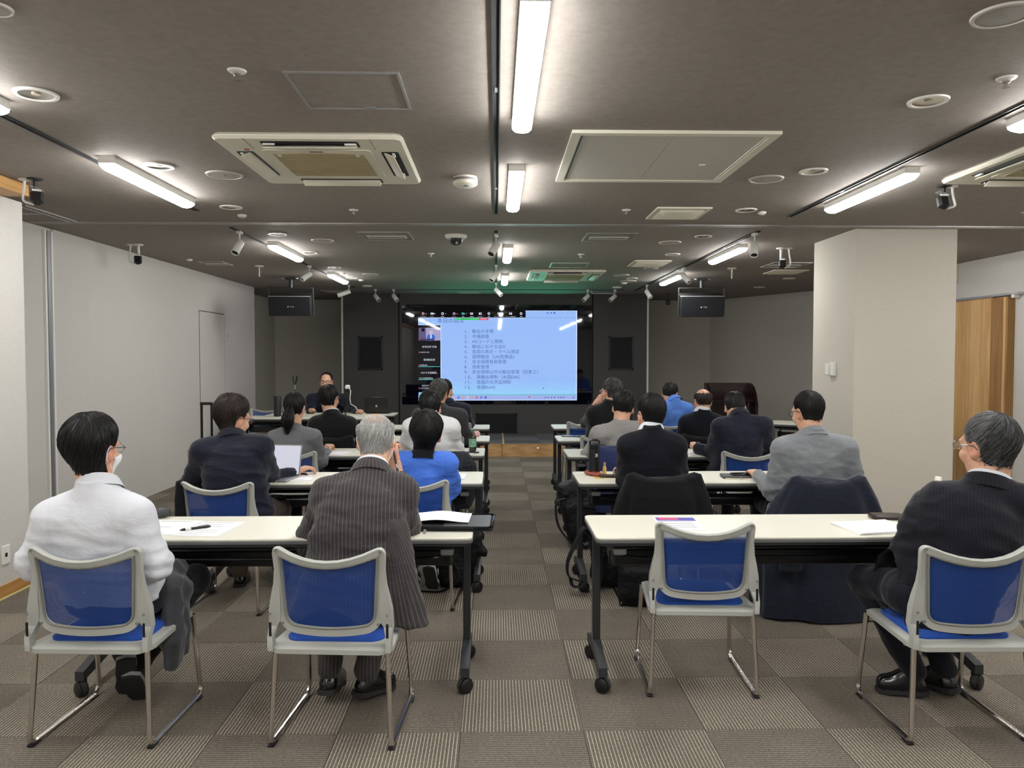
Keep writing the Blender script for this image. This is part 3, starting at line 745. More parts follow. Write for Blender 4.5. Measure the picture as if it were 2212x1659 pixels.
# four-way air conditioners
def air_con(cx, cy, a, b, lb, rz=0):
    t = thing('air_conditioner', lb, 'air conditioner', (cx, cy, CEIL), rz, 'four-way ceiling air conditioners')
    MB().rbox((0, 0, -.016), (a, b, .032), .05, .012, 5).build('panel', M_cream, t)
    gw, gd = a * .60, b * .60
    MB().rbox((0, 0, -.034), (gw, gd, .006), .03, .002).build('intake_frame', M_cream, t)
    MB().box((0, 0, -.039), (gw * .84, gd * .80, .005)).build('filter', M_beige, t, sharp=0)
    for k in range(9):
        MB().box((0, gd * .8 * ((k + .5) / 9 - .5), -.042), (gw * .84, .004, .003)).build('filter_rib', M_beige, t, sharp=0)
    for k in range(4):
        ang = PI / 2 * k; M = Matrix.Rotation(ang, 4, 'Z')
        hx, hy = (a, b) if k % 2 == 0 else (b, a)
        L = (gw if k % 2 == 0 else gd) * .86; yy = -hy * .40
        vt = MB().rbox((0, yy, -.0335), (L, hy * .095, .004), .012, .001, M=M).build('outlet', M_blkmat if k != 3 else M_dark, t)
        MB().box((0, 0, 0), (L * .96, hy * .072, .006), .002, M=M @ Matrix.Translation((0, yy + .008, -.043)) @ Matrix.Rotation(.42, 4, 'X')).build('louvre', M_cream, vt)
        for s_ in (-1, 1):
            MB().box((s_ * L * .42, yy - .018, -.039), (L * .12, .012, .008), M=M).build('louvre_clip', M_white, vt, sharp=0)
    for s_ in (-1, 1):
        MB().box((s_ * gw * .36, -gd * .36, -.043), (.016, .03, .004)).build('latch', M_white, t, sharp=0)
        MB().box((s_ * gw * .55, -b * .40, -.0325), (.004, b * .19, .002)).build('corner_seam', M_silv, t, sharp=0)
    MB().box((-gw * .62, -gd * .5, -.034), (.025, .012, .004)).build('signal_lamp', mat('red_mark', S(150, 60, 50), .5), t, sharp=0)
    MB().box((0, -gd * .46, -.04), (.07, .01, .003)).build('badge', M_silv, t, sharp=0)
    MB().rbox((.02, b * .485, -.03), (.2, .03, .02), .008, .003).build('pull_tab', M_cream, t)
x0, x1, y0, y1 = axis_rect([(455, 282), (868, 287), (911, 387), (578, 387)])
air_con((x0 + x1) / 2, (y0 + y1) / 2, x1 - x0, y1 - y0, 'cream air conditioner beside the outlined access panel, one outlet open')
q0, q1 = ceil_at(2027, 388), ceil_at(2212, 302)
air_con(q0.x + (x1 - x0) / 2, q0.y - (y1 - y0) / 2, x1 - x0, y1 - y0, 'cream air conditioner cut by the picture edge on the pillar side')
x0, x1, y0, y1 = axis_rect([(1148, 581), (1304, 582), (1290, 603), (1134, 602)])
air_con((x0 + x1) / 2, (y0 + y1) / 2, x1 - x0, y1 - y0, 'far air conditioner in the greenish light before the display')

# small ceiling cameras on stalks
def stalk_camera(px, py, bx, by, cx, cy, lb, dark, ang, drop=.12):
    p = ceil_at(px, py); q_ = ceil_at(bx, by)
    t = thing('ceiling_camera', lb, 'camera', (p.x, p.y, CEIL))
    m = M_blk if dark else M_white
    MB().lathe([(.045, 0), (.045, -.008), (.012, -.016)], 18).build('mount_plate', m, t)
    MB().tube([(0, 0, -.01), (0, 0, -drop)], .012, 10).build('stalk', m, t)
    e_ = onY(cx, cy, p.y) - Vector((p.x, p.y, CEIL))
    M = Matrix.Translation(e_) @ Matrix.Rotation(ang, 4, 'Z') @ Matrix.Rotation(-.35, 4, 'X')
    MB().box((0, 0, 0), (.07, .05, .1), .02, M=M).build('camera_body', M_blk, t)
    MB().box((0, -.03, .035), (.05, .006, .012), M=M).build('status_strip', M_white, t, sharp=0)
    MB().tube([(0, 0, -drop), e_ + Vector((0, 0, .05))], .008, 8).build('joint', m, t)
    MB().box((0, 0, 0), (.075, .06, .003), M=Matrix.Translation(e_ + Vector((0, 0, .055))) @ Matrix.Rotation(ang, 4, 'Z') @ Matrix.Rotation(.3, 4, 'Y')).build('hood', M_silv, t, sharp=0)
    r = q_ - Vector((p.x, p.y, CEIL))
    pts = []
    side = 1 if r.x > 0 else -1
    for k in range(11):
        u = k / 10
        b0, b1, b2, b3 = r, r + Vector((side * .005, 0, -drop * 1.1)), e_ + Vector((side * .12, 0, -.02)), e_ + Vector((side * .02, 0, -.04))
        pts.append(b0 * (1 - u) ** 3 + b1 * 3 * u * (1 - u) ** 2 + b2 * 3 * u * u * (1 - u) + b3 * u ** 3)
    MB().tube(pts, .0075, 8).build('cable_tube', M_white, t)
    MB().lathe([(.035, 0), (.035, -.006), (.012, -.012)], 16, c=tuple(r)).build('cable_rose', M_white, t)
stalk_camera(75, 386, 53, 387, 80, 427, 'black camera on a stalk beside the oak pelmet, white cable', True, .5)
stalk_camera(299, 528, 282, 528, 298, 561, 'black camera on a white stalk beside the partition wall', False, .4)
stalk_camera(2039, 401, 2057, 402, 2037, 437, 'black camera on a stalk below the cropped air conditioner', True, 0)
stalk_camera(1687, 536, 1704, 536, 1690, 570, 'black camera on a white stalk next to the pillar', False, -.4)
p = ceil_at(1443, 633); t = thing('ceiling_camera', 'small dark camera hanging near the lectern side of the black wall', 'camera', (p.x, p.y, CEIL))
MB().lathe([(.04, 0), (.04, -.01), (.012, -.014)], 16).build('mount_plate', M_dark, t); MB().tube([(0, 0, -.01), (0, 0, -.12)], .014, 8).build('stalk', M_dark, t); MB().box((0, 0, -.16), (.07, .06, .09), .02).build('camera_body', M_blk, t)
# big hanging loudspeakers
def hanging_speaker(px0, py0, px1, py1, Y, lb, rz):
    a, b = onY(px0, py0, Y), onY(px1, py1, Y)
    cx, w_, h = (a.x + b.x) / 2, b.x - a.x, a.z - b.z
    t = thing('hanging_speaker', lb, 'speaker', (cx, Y, CEIL), rz)
    zc = (a.z + b.z) / 2 - CEIL
    M = Matrix.Translation((0, .17, zc)) @ Matrix.Rotation(.2, 4, 'X')
    MB().box((0, 0, 0), (w_, .34, h), .018, M=M).build('cabinet', M_blk, t)
    MB().box((0, -.175, -.01), (w_ * .96, .012, h * .9), .004, M=M).build('front_grille', M_navyblk, t)
    MB().box((0, -.175, h * .465), (w_ * .98, .014, .018), .004, M=M).build('front_ridge', M_silv, t)
    text('badge_text', 'TOA', 0, 0, 0, M_paper, t, M=M @ Matrix.Translation((.006, -.183, -.01)) @ Matrix.Rotation(PI / 2, 4, 'X'), size=.026, align='LEFT')
    MB().lathe([(.009, 0), (.009, .003), (0, .003)], 10, M=M @ frame((-.02, -.182, -.01), (0, -1, 0))).build('badge_mark', M_paper, t)
    for s_ in (-1, 1): MB().box((s_ * (w_ / 2 + .012), 0, .04), (.012, .05, h + .1), .003, M=M).build('yoke_arm', M_dark, t)
    MB().box((0, 0, h / 2 + .085), (w_ + .036, .05, .012), .003, M=M).build('yoke_bar', M_dark, t)
    MB().tube([(0, .12, zc + h / 2 + .08), (0, .12, -.03)], .025, 10).build('drop_pipe', M_dark, t)
    MB().box((0, .12, -.03), (.14, .1, .03), .004).build('ceiling_bracket', M_dark, t)
    for s_ in (-1, 1): MB().lathe([(.014, 0), (.014, .025), (0, .03)], 8, M=frame((s_ * .085, .06, -.03), (s_ * .4, -1, 0))).build('bolt', M_chrome, t)
hanging_speaker(580, 633, 671, 678, 10.35, 'large black loudspeaker hanging by the partition wall end', .1)
hanging_speaker(1472, 633, 1564, 680, 10.35, 'large black loudspeaker hanging on the lectern side', -.12)
# wall fittings
p = onX(1800, 797, 3.08)
t = thing('wall_switch', 'white two-part switch box on the lit side of the pillar', 'switch', (3.08, p.y, p.z - .06), 0)
MB().box((-.012, -.02, .06), (.024, .075, .125), .004).build('switch_plate', M_white, t)
MB().box((-.02, .055, .055), (.04, .06, .1), .004).build('switch_box', M_white, t)
p = onX(11, 1198, XL2)
t = thing('wall_outlet', 'white socket plate with a black port low on the near wall', 'outlet', (XL2, p.y, p.z - .06), 0)
MB().box((.005, 0, .06), (.01, .075, .12), .003).build('outlet_plate', M_white, t)
MB().box((.0105, -.004, .06), (.003, .022, .024)).build('port', M_blk, t, sharp=0)
# ---------------------------------------------------------------- chairs
M_shell = mat('pale_grey_shell', S(176, 177, 170), .42)
M_shell2 = mat('grey_shell_inner', S(132, 132, 124), .45)
M_cush = fabric('blue_seat_fabric', S(32, 76, 162), .1, .8, 900, .1, .05)
def mesh_back():
    t = NT('blue_back_mesh'); b = t.b
    co = t.coords(); sx = t.n('ShaderNodeSeparateXYZ'); t.l(co, sx.inputs[0])
    u = t.math('ADD', sx.outputs[0], sx.outputs[2]); v = t.math('SUBTRACT', sx.outputs[0], sx.outputs[2])
    k = 2 * PI / .0058
    g = t.math('MULTIPLY', t.math('SINE', t.math('MULTIPLY', u, k)), t.math('SINE', t.math('MULTIPLY', v, k)))
    hole = t.math('GREATER_THAN', g, .32)
    b.inputs['Base Color'].default_value = S(22, 68, 146); b.inputs['Roughness'].default_value = .5
    t.l(t.math('SUBTRACT', 1.0, hole), b.inputs['Alpha'])
    t.bump(g, .3, .001); return t.m
M_mesh = mesh_back()
def back_y(x, z):
    "depth of the backrest surface at x,z"
    return -.232 - .19 * (z - .46) + .05 * (x / .2) ** 2 * (.4 + .6 * min(1, max(0, (z - .4) / .3)))
def back_path(ins=0.0, n=7):
    "closed outline of the backrest frame, seen from behind"
    c = [(-.224 + ins, .808 - ins * 1.1), (.224 - ins, .808 - ins * 1.1), (.206 - ins, .462 + ins), (-.206 + ins, .462 + ins)]
    r = [.034, .034, .075, .075]
    pts = []
    for i in range(4):
        p = Vector(c[i]); a = (Vector(c[i - 1]) - p).normalized(); b = (Vector(c[(i + 1) % 4]) - p).normalized()
        rr = max(.012, r[i] - ins)
        s_, e_ = p + a * rr, p + b * rr
        for k in range(n):
            u = k / (n - 1); pts.append(s_ * (1 - u) ** 2 + p * 2 * u * (1 - u) + e_ * u * u)
        q = Vector(c[(i + 1) % 4]); rq = max(.012, r[(i + 1) % 4] - ins); e2 = q - b * rq
        for k in range(1, 8): pts.append(e_.lerp(e2, k / 8))
    out = []
    for p in pts:
        z = p.y; x = p.x
        if z > .66: z -= .058 * (1 - (x / .21) ** 2) * ((z - .66) / .145)          # dipped top edge
        else: z -= .02 * (1 - (x / .2) ** 2) * max(0, (.6 - z) / .14)
        out.append((x, back_y(x, z), z))
    return out
def make_chair():
    t = thing('stacking_chair', 'x', 'chair', (0, 0, 0), 0, 'blue mesh-back chairs')
    # frame ring: a flat band swept round the outline
    P = [Vector(p) for p in back_path(.018)]
    n = len(P); rings = []
    cen = sum(P, Vector()) / n
    for i in range(n):
        tg = (P[(i + 1) % n] - P[i - 1]).normalized()
        nrm = Vector((0, -1, -.19)).normalized(); nrm = (nrm - tg * nrm.dot(tg)).normalized()
        sd = tg.cross(nrm); sd = -sd if sd.dot(P[i] - cen) < 0 else sd
        wI, wO, dF, dB = .019, .018, .012, .014
        rings.append([P[i] + sd * a + nrm * b for a, b in ((wO, 0), (wO * .8, dB), (-wI * .7, dB * .7), (-wI, 0), (-wI * .7, -dF * .6), (wO * .7, -dF))])
    bf = MB(); bf.loft(rings, loop=True); bf.build('back_frame', M_shell, t, sharp=50)
    # lip (inner darker bead)
    L = [Vector(p) + Vector((0, -.011, 0)) for p in back_path(.033)]
    MB().tube(L, .0045, 6, loop=True).build('back_bead', M_shell2, t)
    # mesh panel
    I = back_path(.03); m = MB(); R = 7
    cx, cz = 0, .625
    rows = []
    for k in range(R):
        f = 1 - k / (R - 1) * .985
        row = []
        for x, y, z in I:
            X, Z = cx + (x - cx) * f, cz + (z - cz) * f; row.append((X, back_y(X, Z) + .002, Z))
        rows.append(row)
    m.loft(rows, caps=False); m.build('back_mesh', M_mesh, t, sharp=0)
    # side arms joining back and seat
    for s_ in (-1, 1):
        a = MB()
        prof = [(.241, .220, .388), (.243, .222, .44), (.244, .21, .48), (.243, .198, .50), (.241, .195, .55), (.232, .196, .60), (.222, .198, .65), (.219, .20, .70)]
        rg = []
        for x, xi, z in prof:
            y = back_y(.2, z) - .004; X = s_ * (x + xi) / 2; hw = (x - xi) / 1.5
            y2 = -.2 - .0 * z if z < .42 else y
            yy = -.236 if z < .46 else y
            q_ = 1 if z < .58 else max(.3, 1 - (z - .58) / .15)
            rg.append([(X - hw * .75, yy - .016 * q_, z), (X + hw * .75, yy - .016 * q_, z), (X + hw * .75, yy + .02 * q_, z), (X - hw * .75, yy + .02 * q_, z)])
        a.loft(rg); ar = a.build('back_arm', M_shell, t, sharp=35)
        MB().box((s_ * .229, -.254, .475), (.010, .003, .055), .001).build('arm_slot', M_blkmat, ar, sharp=0)
        MB().lathe([(.006, 0), (.006, .003), (0, .003)], 8, M=frame((s_ * .229, -.252, .535), (0, -1, 0))).build('screw', M_silv, ar)
        for zz, xx in ((.785, .203), (.492, .188)):
            MB().lathe([(.0055, 0), (.0055, .004), (0, .004)], 8, M=frame((s_ * xx, back_y(xx, zz) - .014, zz), (0, -1, -.2))).build('screw', M_shell2, ar)
    # seat pan and cushion
    def seat_ring(z, ins, hgt=0):
        out = []
        X, Yf, Yb = .244 - ins, .225 - ins, -.246 + ins; r = .045
        for k, (sx, yy) in enumerate(((1, Yf), (-1, Yf), (-1, Yb), (1, Yb))):
            for i in range(6):
                a_ = PI / 2 * k + PI / 2 * i / 5
                sy = 1 if k < 2 else -1
                x, y = sx * (X - r) + r * math.cos(a_), yy - sy * r + r * math.sin(a_)
                zz = z - .022 * max(0, (y - .12) / .1) ** 2 * .6 + hgt * (abs(x) / .22) ** 2 - (.012 * (1 - (x / .24) ** 2) if y < -.15 else 0)
                x *= 1 - .11 * max(0, (y + .1) / .32); y -= .03 * (1 - (x / .24) ** 2) if y < -.14 else 0
                out.append((x, y, zz))
        return out
    MB().loft([seat_ring(.378, .02), seat_ring(.384, 0), seat_ring(.402, 0), seat_ring(.408, .012)]).build('seat_pan', M_shell, t, sharp=50)
    MB().loft([[(x, y + .028 * (.2 - y) / .4, z) for x, y, z in seat_ring(a_, b_, c_)] for a_, b_, c_ in ((.402, .05, 0), (.413, .048, .006), (.419, .058, .008), (.42, .11, .004))]).build('seat_cushion', M_cush, t, sharp=60)
    # sled legs
    for s_ in (-1, 1):
        def arc(p0, p1, p2, n=6): return [Vector(p0) * (1 - u) ** 2 + Vector(p1) * 2 * u * (1 - u) + Vector(p2) * u * u for u in [k / n for k in range(n + 1)]]
        pr = [Vector((s_ * .222, -.215, .385)), Vector((s_ * .236, -.236, .07))] + arc((s_ * .238, -.24, .05), (s_ * .239, -.245, .012), (s_ * .238, -.195, .012)) + \
             arc((s_ * .236, .175, .012), (s_ * .235, .232, .012), (s_ * .232, .228, .06)) + [Vector((s_ * .222, .20, .3)), Vector((s_ * .218, .195, .385))]
        MB().tube(pr, .0105, 8).build('sled_leg', M_chrome, t)
        for yy in (-.215, .19): MB().box((s_ * .238, yy, .006), (.026, .05, .012), .003).build('glide', M_blk, t)
    for yy in (-.14, .15): MB().tube([(-.222, yy, .37), (.222, yy, .37)], .009, 8).build('cross_tube', M_chrome, t)
    return t
CH = make_chair()
used = []
def chair(x, y, rz, label):
    if not used:
        CH.location = (x, y, 0); CH.rotation_euler = (0, 0, math.radians(rz)); CH['label'] = label; used.append(1); return CH
    return dup(CH, (x, y, 0), math.radians(rz), label)
chair(.941, 3.575, -3, 'empty blue mesh-back chair pushed under the pillar side front table')
chair(-.631, 3.165, -4, 'blue chair under the white-haired man in the pinstripe suit')
chair(-1.58, 3.19, -2.5, 'blue chair under the man in the white shirt, nearest the plain wall')
chair(1.875, 3.14, -1, 'blue chair under the grey-haired man in the dark suit')
chair(-1.627, 4.72, -4, 'blue chair under the brown-haired man in the navy blazer')
chair(-.478, 4.79, -6, 'blue chair under the man in the bright blue shirt')
chair(1.01, 4.83, 0, 'blue chair hidden under the black jacket draped behind the navy sweater man')
chair(1.94, 4.70, 3, 'blue chair under the man in the grey blazer, draped with a coat')
chair(-1.60, 6.20, -5, 'blue chair under the woman with the ponytail')
chair(1.99, 6.10, -3, 'blue chair under the suited man reading with bowed head')
chair(1.02, 8.84, 0, 'empty blue chair at the farthest table on the pillar side of the aisle')
chair(-.50, 6.2, 0, 'blue chair under the man in the white shirt beside the aisle')
chair(.95, 6.25, 2, 'blue chair under the man in the light grey jacket, draped with a navy coat')
chair(-1.52, 7.2, 0, 'blue chair under the dark-haired man sitting before the presenter')
chair(-.52, 7.25, 0, 'blue chair under the grey-haired man in the charcoal suit')
chair(1.0, 7.25, 0, 'blue chair under the man resting his head on his hand')
chair(1.93, 7.3, 0, 'blue chair under the balding man in navy')
chair(-.5, 8.7, 0, 'blue chair under the man in the first row near the display')
chair(1.95, 8.7, 0, 'blue chair under the man in the bright blue blazer')
chair(-2.42, 11.40, 180, 'blue chair under the presenter')
chair(-3.30, 10.75, 184, 'blue chair with white rim behind the small corner table, near the partition wall')
# ---------------------------------------------------------------- tables
M_top = mat('cream_laminate', S(228, 226, 210), .35, spec=.4, var=.015, vscale=3)
M_edge = mat('grey_edging', S(96, 97, 96), .5)
M_post = mat('charcoal_steel', S(50, 52, 54), .42, .35)
def make_table(L=1.8, D=.49, H=.72, mod=True):
    t = thing('folding_table', 'x', 'table', (0, 0, 0), 0, 'cream folding tables in rows')
    MB().rbox((0, 0, H - .006), (L, D, .012), .03, .003).build('table_top', M_top, t)
    MB().rbox((0, 0, H - .0195), (L + .003, D + .003, .015), .031, .002).build('edge_band', M_edge, t)
    MB().rbox((0, 0, H - .034), (L - .01, D - .01, .014), .03, .002).build('under_board', M_post, t)
    for s_ in (-1, 1):
        x = s_ * (L / 2 - .035)
        MB().box((x, .03, .42), (.035, .055, .54), .005).build('post', M_post, t)
        f = MB()
        f.loft([[(x - .02, -.225, .075), (x + .02, -.225, .075), (x + .02, -.225, .118), (x - .02, -.225, .118)],
                [(x - .02, .0, .11), (x + .02, .0, .11), (x + .02, .0, .165), (x - .02, .0, .165)],
                [(x - .02, .06, .11), (x + .02, .06, .11), (x + .02, .06, .165), (x - .02, .06, .165)],
                [(x - .02, .225, .075), (x + .02, .225, .075), (x + .02, .225, .118), (x - .02, .225, .118)]])
        f.build('foot', M_dark, t, sharp=30)
        for yy in (-.2, .2):
            cs = MB().box((x, yy, .07), (.03, .03, .03), .004).build('caster', M_blk, t)
            wa = Vector((s_ * .75, -1, 0)).normalized()
            for q in (-1, 1):
                MB().lathe([(.0, -.009), (.029, -.009), (.034, -.005), (.034, .005), (.029, .009), (.0, .009)], 20, M=frame(Vector((x, yy - .01, .034)) + wa * (q * .0115), wa)).build('wheel', M_blk, cs)
            MB().lathe([(.036, -.011), (.036, .011)], 20, M=frame(Vector((x, yy - .01, .036)), wa), caps=False).build('wheel_hood', M_dark, cs)
        MB().box((x - s_ * .075, .05, H - .1), (.012, .2, .16), .003).build('bracket', M_post, t)
        MB().box((x - s_ * .085, -.14, H - .085), (.06, .05, .035), .006).build('lever', M_silv, t)
    for k in range(4):
        MB().box((0, -.10 + k * .075, H - .078 - k * .006), (L - .3, .05, .008)).build('shelf_slat', M_blk, t, sharp=0)
    def bend(y, z): return [(-L / 2 + .13, y + .02, z + .035), (-L / 2 + .15, y, z + .008), (-L / 2 + .2, y, z), (L / 2 - .2, y, z), (L / 2 - .15, y, z + .008), (L / 2 - .13, y + .02, z + .035)]
    MB().tube(bend(-.12, H - .125), .009, 8).build('shelf_rail', M_blkgl, t)
    MB().box((0, .05, H - .165), (L - .2, .03, .075), .004).build('beam', M_blk, t)
    MB().box((0, .03, H - .06), (L - .12, .06, .035), .004).build('stretcher', M_blk, t)
    return t
M_blkgl = mat('black_gloss', S(30, 32, 36), .15, .4)
TB = make_table()
tbl = [(-.108 - .9, 3.625, 'front table of the plain wall side, where the white-haired man sits'),
       (.45 + .9, 3.615, 'front table of the pillar side, with the empty chair at it'),
       (-.09 - .9, 5.11, 'second table from the camera on the plain wall side, laptop on it'),
       (.535 + .9, 5.10, 'second table from the camera on the pillar side, black flask on it'),
       (-.10 - .9, 6.51, 'third table on the plain wall side with a tea bottle at its aisle end'),
       (.588 + .9, 6.42, 'third table on the pillar side, ahead of the navy sweater man'),
       (-.067 - .9, 7.58, 'fourth table on the plain wall side, pink pouch near its aisle end'),
       (.60 + .9, 7.57, 'fourth table on the pillar side, two phones at its aisle end'),
       (-.078 - .9, 8.85, 'farthest audience table on the plain wall side, facing the stage'),
       (.655 + .9, 8.87, 'farthest audience table on the pillar side, facing the stage')]
for k, (x, y, lb) in enumerate(tbl):
    if k == 0: TB.location = (x, y, 0); TB['label'] = lb
    else: dup(TB, (x, y, 0), 0, lb)
pe = onZ(852, 896, .72)
dup(TB, (pe.x - .9, pe.y + .2, 0), math.radians(180), 'presenter table with the open black laptop on it')
pc = onZ(556, 905, .72)
dup(TB, (pc.x + .62, pc.y + .30, 0), math.radians(178), 'corner table near the partition wall end with a black cylinder on it')
pr = onZ(1668, 909, .74)
dup(TB, (pr.x + .78, pr.y - .35, 0), math.radians(-32), 'spare table parked at an angle by the far side wall near the lectern')
# ---------------------------------------------------------------- lectern
M_mah = mat('dark_mahogany', S(40, 18, 20), .3, var=.15, vscale=6, coat=.3)
p = onZ(1578, 985, .0)
lY = 11.3
a, b = onY(1530, 900, lY), onY(1625, 828, lY)
t = thing('lectern', 'dark mahogany lectern with curved side wings by the far side wall', 'lectern', ((a.x + b.x) / 2, lY, 0), math.radians(-6))
w_ = b.x - a.x; h = b.z
MB().box((0, .2, h * .42), (w_ * .9, .03, h * .84), .004).build('front_panel', M_mah, t)
for s_ in (-1, 1):
    pts = [(-.28, .02), (.25, .02), (.25, h), (.1, h - .01), (-.05, h - .06), (-.18, h - .16), (-.28, h - .32)]
    m = MB(); x0_ = s_ * w_ / 2
    m.loft([[(x0_ - .018, y, z) for y, z in pts], [(x0_ + .018, y, z) for y, z in pts]]); m.build('side_wing', M_mah, t, sharp=30)
MB().box((0, 0, 0), (w_ - .04, .42, .025), .004, M=Matrix.Translation((0, -.02, h - .2)) @ Matrix.Rotation(.28, 4, 'X')).build('reading_top', M_mah, t)
MB().box((0, .22, h - .07), (w_, .04, .14), .006).build('crest_board', M_mah, t)
for z in (.12, h * .45): MB().box((0, -.02, z), (w_ - .04, .42, .022)).build('shelf', M_mah, t, sharp=0)
MB().box((0, -.02, .02), (w_ + .02, .54, .04), .006).build('base', M_mah, t)

# ---------------------------------------------------------------- things on the tables
ZT = .7205
def tpt(px, py, z=ZT): return onZ(px, py, z)
def sheet(px, py, wd, dp, rz, lb, n=1, curl=0.0, cat='paper', name='paper_sheet', lines=0, mats=None):
    p = tpt(px, py)
    t = thing(name, lb, cat, (p.x, p.y, ZT), math.radians(rz))
    th = .0012 * n
    if curl:
        m = MB(); N = 10; top = []
        for r in range(2):
            pass
        rg = []
        for i in range(N + 1):
            x = -wd / 2 + wd * i / N; z = curl * math.sin(PI * i / N) ** 2
            rg.append([(x, -dp / 2, z), (x, dp / 2, z), (x, dp / 2, z + th), (x, -dp / 2, z + th)])
        m.loft(rg); m.build('sheet', M_paper, t)
    else:
        for k in range(min(n, 4)):
            a = (k - 1) * .02 if n > 1 else 0
            h = th / min(n, 4)
            MB().box((0, 0, h * (k + .5)), (wd, dp, h * .98), M=Matrix.Rotation(a, 4, 'Z')).build('sheet', M_paper, t, sharp=0)
    if lines:
        m = MB()
        for k in range(lines):
            y = dp * (.40 - .8 * k / max(1, lines - 1)); f = (.85, .6, .75, .4, .8)[k % 5]
            m.box((-wd * .42 + wd * .84 * f / 2, y, th + .0004), (wd * .84 * f, .0028, .0004))
        if not curl: m.build('printed_lines', M_ink, t, sharp=0)
    return t
sheet(362, 1140, .21, .297, -4, 'white sheet beside the shirt-sleeved man, half hidden by his arm', 3, lines=3)
t = sheet(455, 1142, .21, .297, -6, 'printed white sheet with a pen lying on it on the front table', 1, lines=7)
p = tpt(422, 1144); t = thing('pen', 'black and white ballpoint pen lying on the printed sheet', 'pen', (p.x, p.y, ZT + .0075), math.radians(36))
MB().lathe([(.0, -.07), (.002, -.068), (.006, -.055), (.006, .02)], 10, M=frame((0, 0, 0), (1, 0, 0))).build('barrel', M_blk, t)
MB().lathe([(.0062, -.045), (.0062, -.02)], 10, M=frame((0, 0, 0), (1, 0, 0)), caps=False).build('label_band', M_white, t)
MB().lathe([(.006, .02), (.006, .06), (.003, .07), (0, .07)], 10, M=frame((0, 0, 0), (1, 0, 0))).build('cap', M_blk, t); MB().box((.04, 0, .008), (.045, .003, .002)).build('clip', M_silv, t)
p = tpt(338, 1121); t = thing('microphone', 'black handheld microphone lying at the elbow of the shirt-sleeved man', 'microphone', (p.x, p.y + .02, ZT + .026), math.radians(8))
MB().lathe([(.0, -.2), (.014, -.2), (.018, -.05), (.022, -.01)], 16, M=frame((0, 0, 0), (1, 0, 0))).build('handle', M_blk, t)
MB().lathe([(.022, -.01), (.026, .0), (.026, .008), (.025, .03), (.017, .055), (0, .06)], 16, M=frame((0, 0, 0), (1, 0, 0)), caps=False).build('grille', M_dark, t)
# zip portfolio
p = tpt(962, 1133); t = thing('zip_portfolio', 'open black zip portfolio hanging past the table end, loose paper on it', 'portfolio', (p.x + .01, p.y, ZT), math.radians(-2))
MB().rbox((0, 0, .008), (.45, .30, .012), .02, .003).build('cover', M_blkmat, t)
MB().rbox((.1, 0, .017), (.22, .26, .006), .012, .002).build('grey_pocket', M_dark, t)
MB().tube([(-.22, -.15, .018), (.2, -.15, .018), (.222, -.13, .02), (.224, .13, .02), (.2, .15, .018), (-.22, .15, .018)], .006, 6).build('zipper', M_blkgl, t)
MB().box((-.12, -.16, .012), (.012, .035, .004), M=Matrix.Rotation(.2, 4, 'Z')).build('zip_pull', M_silv, t)
p = tpt(955, 1128); sheet(950, 1129, .30, .21, -3, 'white printed leaflet curling on the open portfolio', 1, .012, lines=0).location.z = ZT + .024
# pillar side front table
p = tpt(1466, 1131); t = thing('flyer', 'flyer with a purple and pink banner at the empty chair', 'flyer', (p.x, p.y, ZT), math.radians(-3))
MB().box((0, 0, .0012), (.21, .297, .0024)).build('sheet', M_paper, t, sharp=0)
M_ban = mat('purple_print', S(96, 92, 178), .6); M_ban2 = mat('pink_print', S(212, 92, 130), .6)
MB().box((0, .09, .0027), (.19, .075, .0006)).build('banner', M_ban, t, sharp=0); MB().box((-.035, .095, .0032), (.1, .05, .0005)).build('banner_block', M_ban2, t, sharp=0)
for k in range(4): MB().box((-.01, .03 - k * .04, .0026), (.16, .006, .0005)).build('text_line', M_ink, t, sharp=0)
sheet(1888, 1141, .30, .24, 8, 'fanned stack of white papers in front of the grey-haired man', 9)
p = tpt(1918, 1121); t = thing('wallet', 'dark brown leather case lying behind the fanned papers', 'wallet', (p.x, p.y + .01, ZT), math.radians(-6))
MB().rbox((0, 0, .011), (.165, .085, .022), .02, .007).build('case_body', mat('dark_leather', S(46, 34, 34), .4, bump=.2, bscale=300), t); MB().rbox((0, 0, .0225), (.15, .07, .002), .016, .0008).build('flap', mat('dark_leather2', S(58, 44, 44), .4), t)
def pet_bottle(x, y, lb, liquid, capm, labelm, h=.21, r=.033, z=ZT):
    t = thing('drink_bottle', lb, 'bottle', (x, y, z))
    MB().lathe([(.0, 0), (r * .8, 0), (r, .012), (r, h * .62), (r * .95, h * .68), (r * .5, h * .85), (r * .42, h * .88), (r * .42, h * .91)], 20).build('bottle_body', liquid, t)
    MB().lathe([(r * 1.015, h * .22), (r * 1.015, h * .6)], 20, caps=False).build('label', labelm, t)
    MB().lathe([(.0, h * .89), (r * .48, h * .89), (r * .48, h * .985), (r * .44, h), (0, h)], 16).build('cap', capm, t)
p = onY(2027, 1030, 3.74)
pet_bottle(p.x, 3.74, 'clear water bottle with a white cap beside the grey-haired man', M_glass, M_white, mat('clear_label', S(225, 232, 235), .3), p.z - ZT)
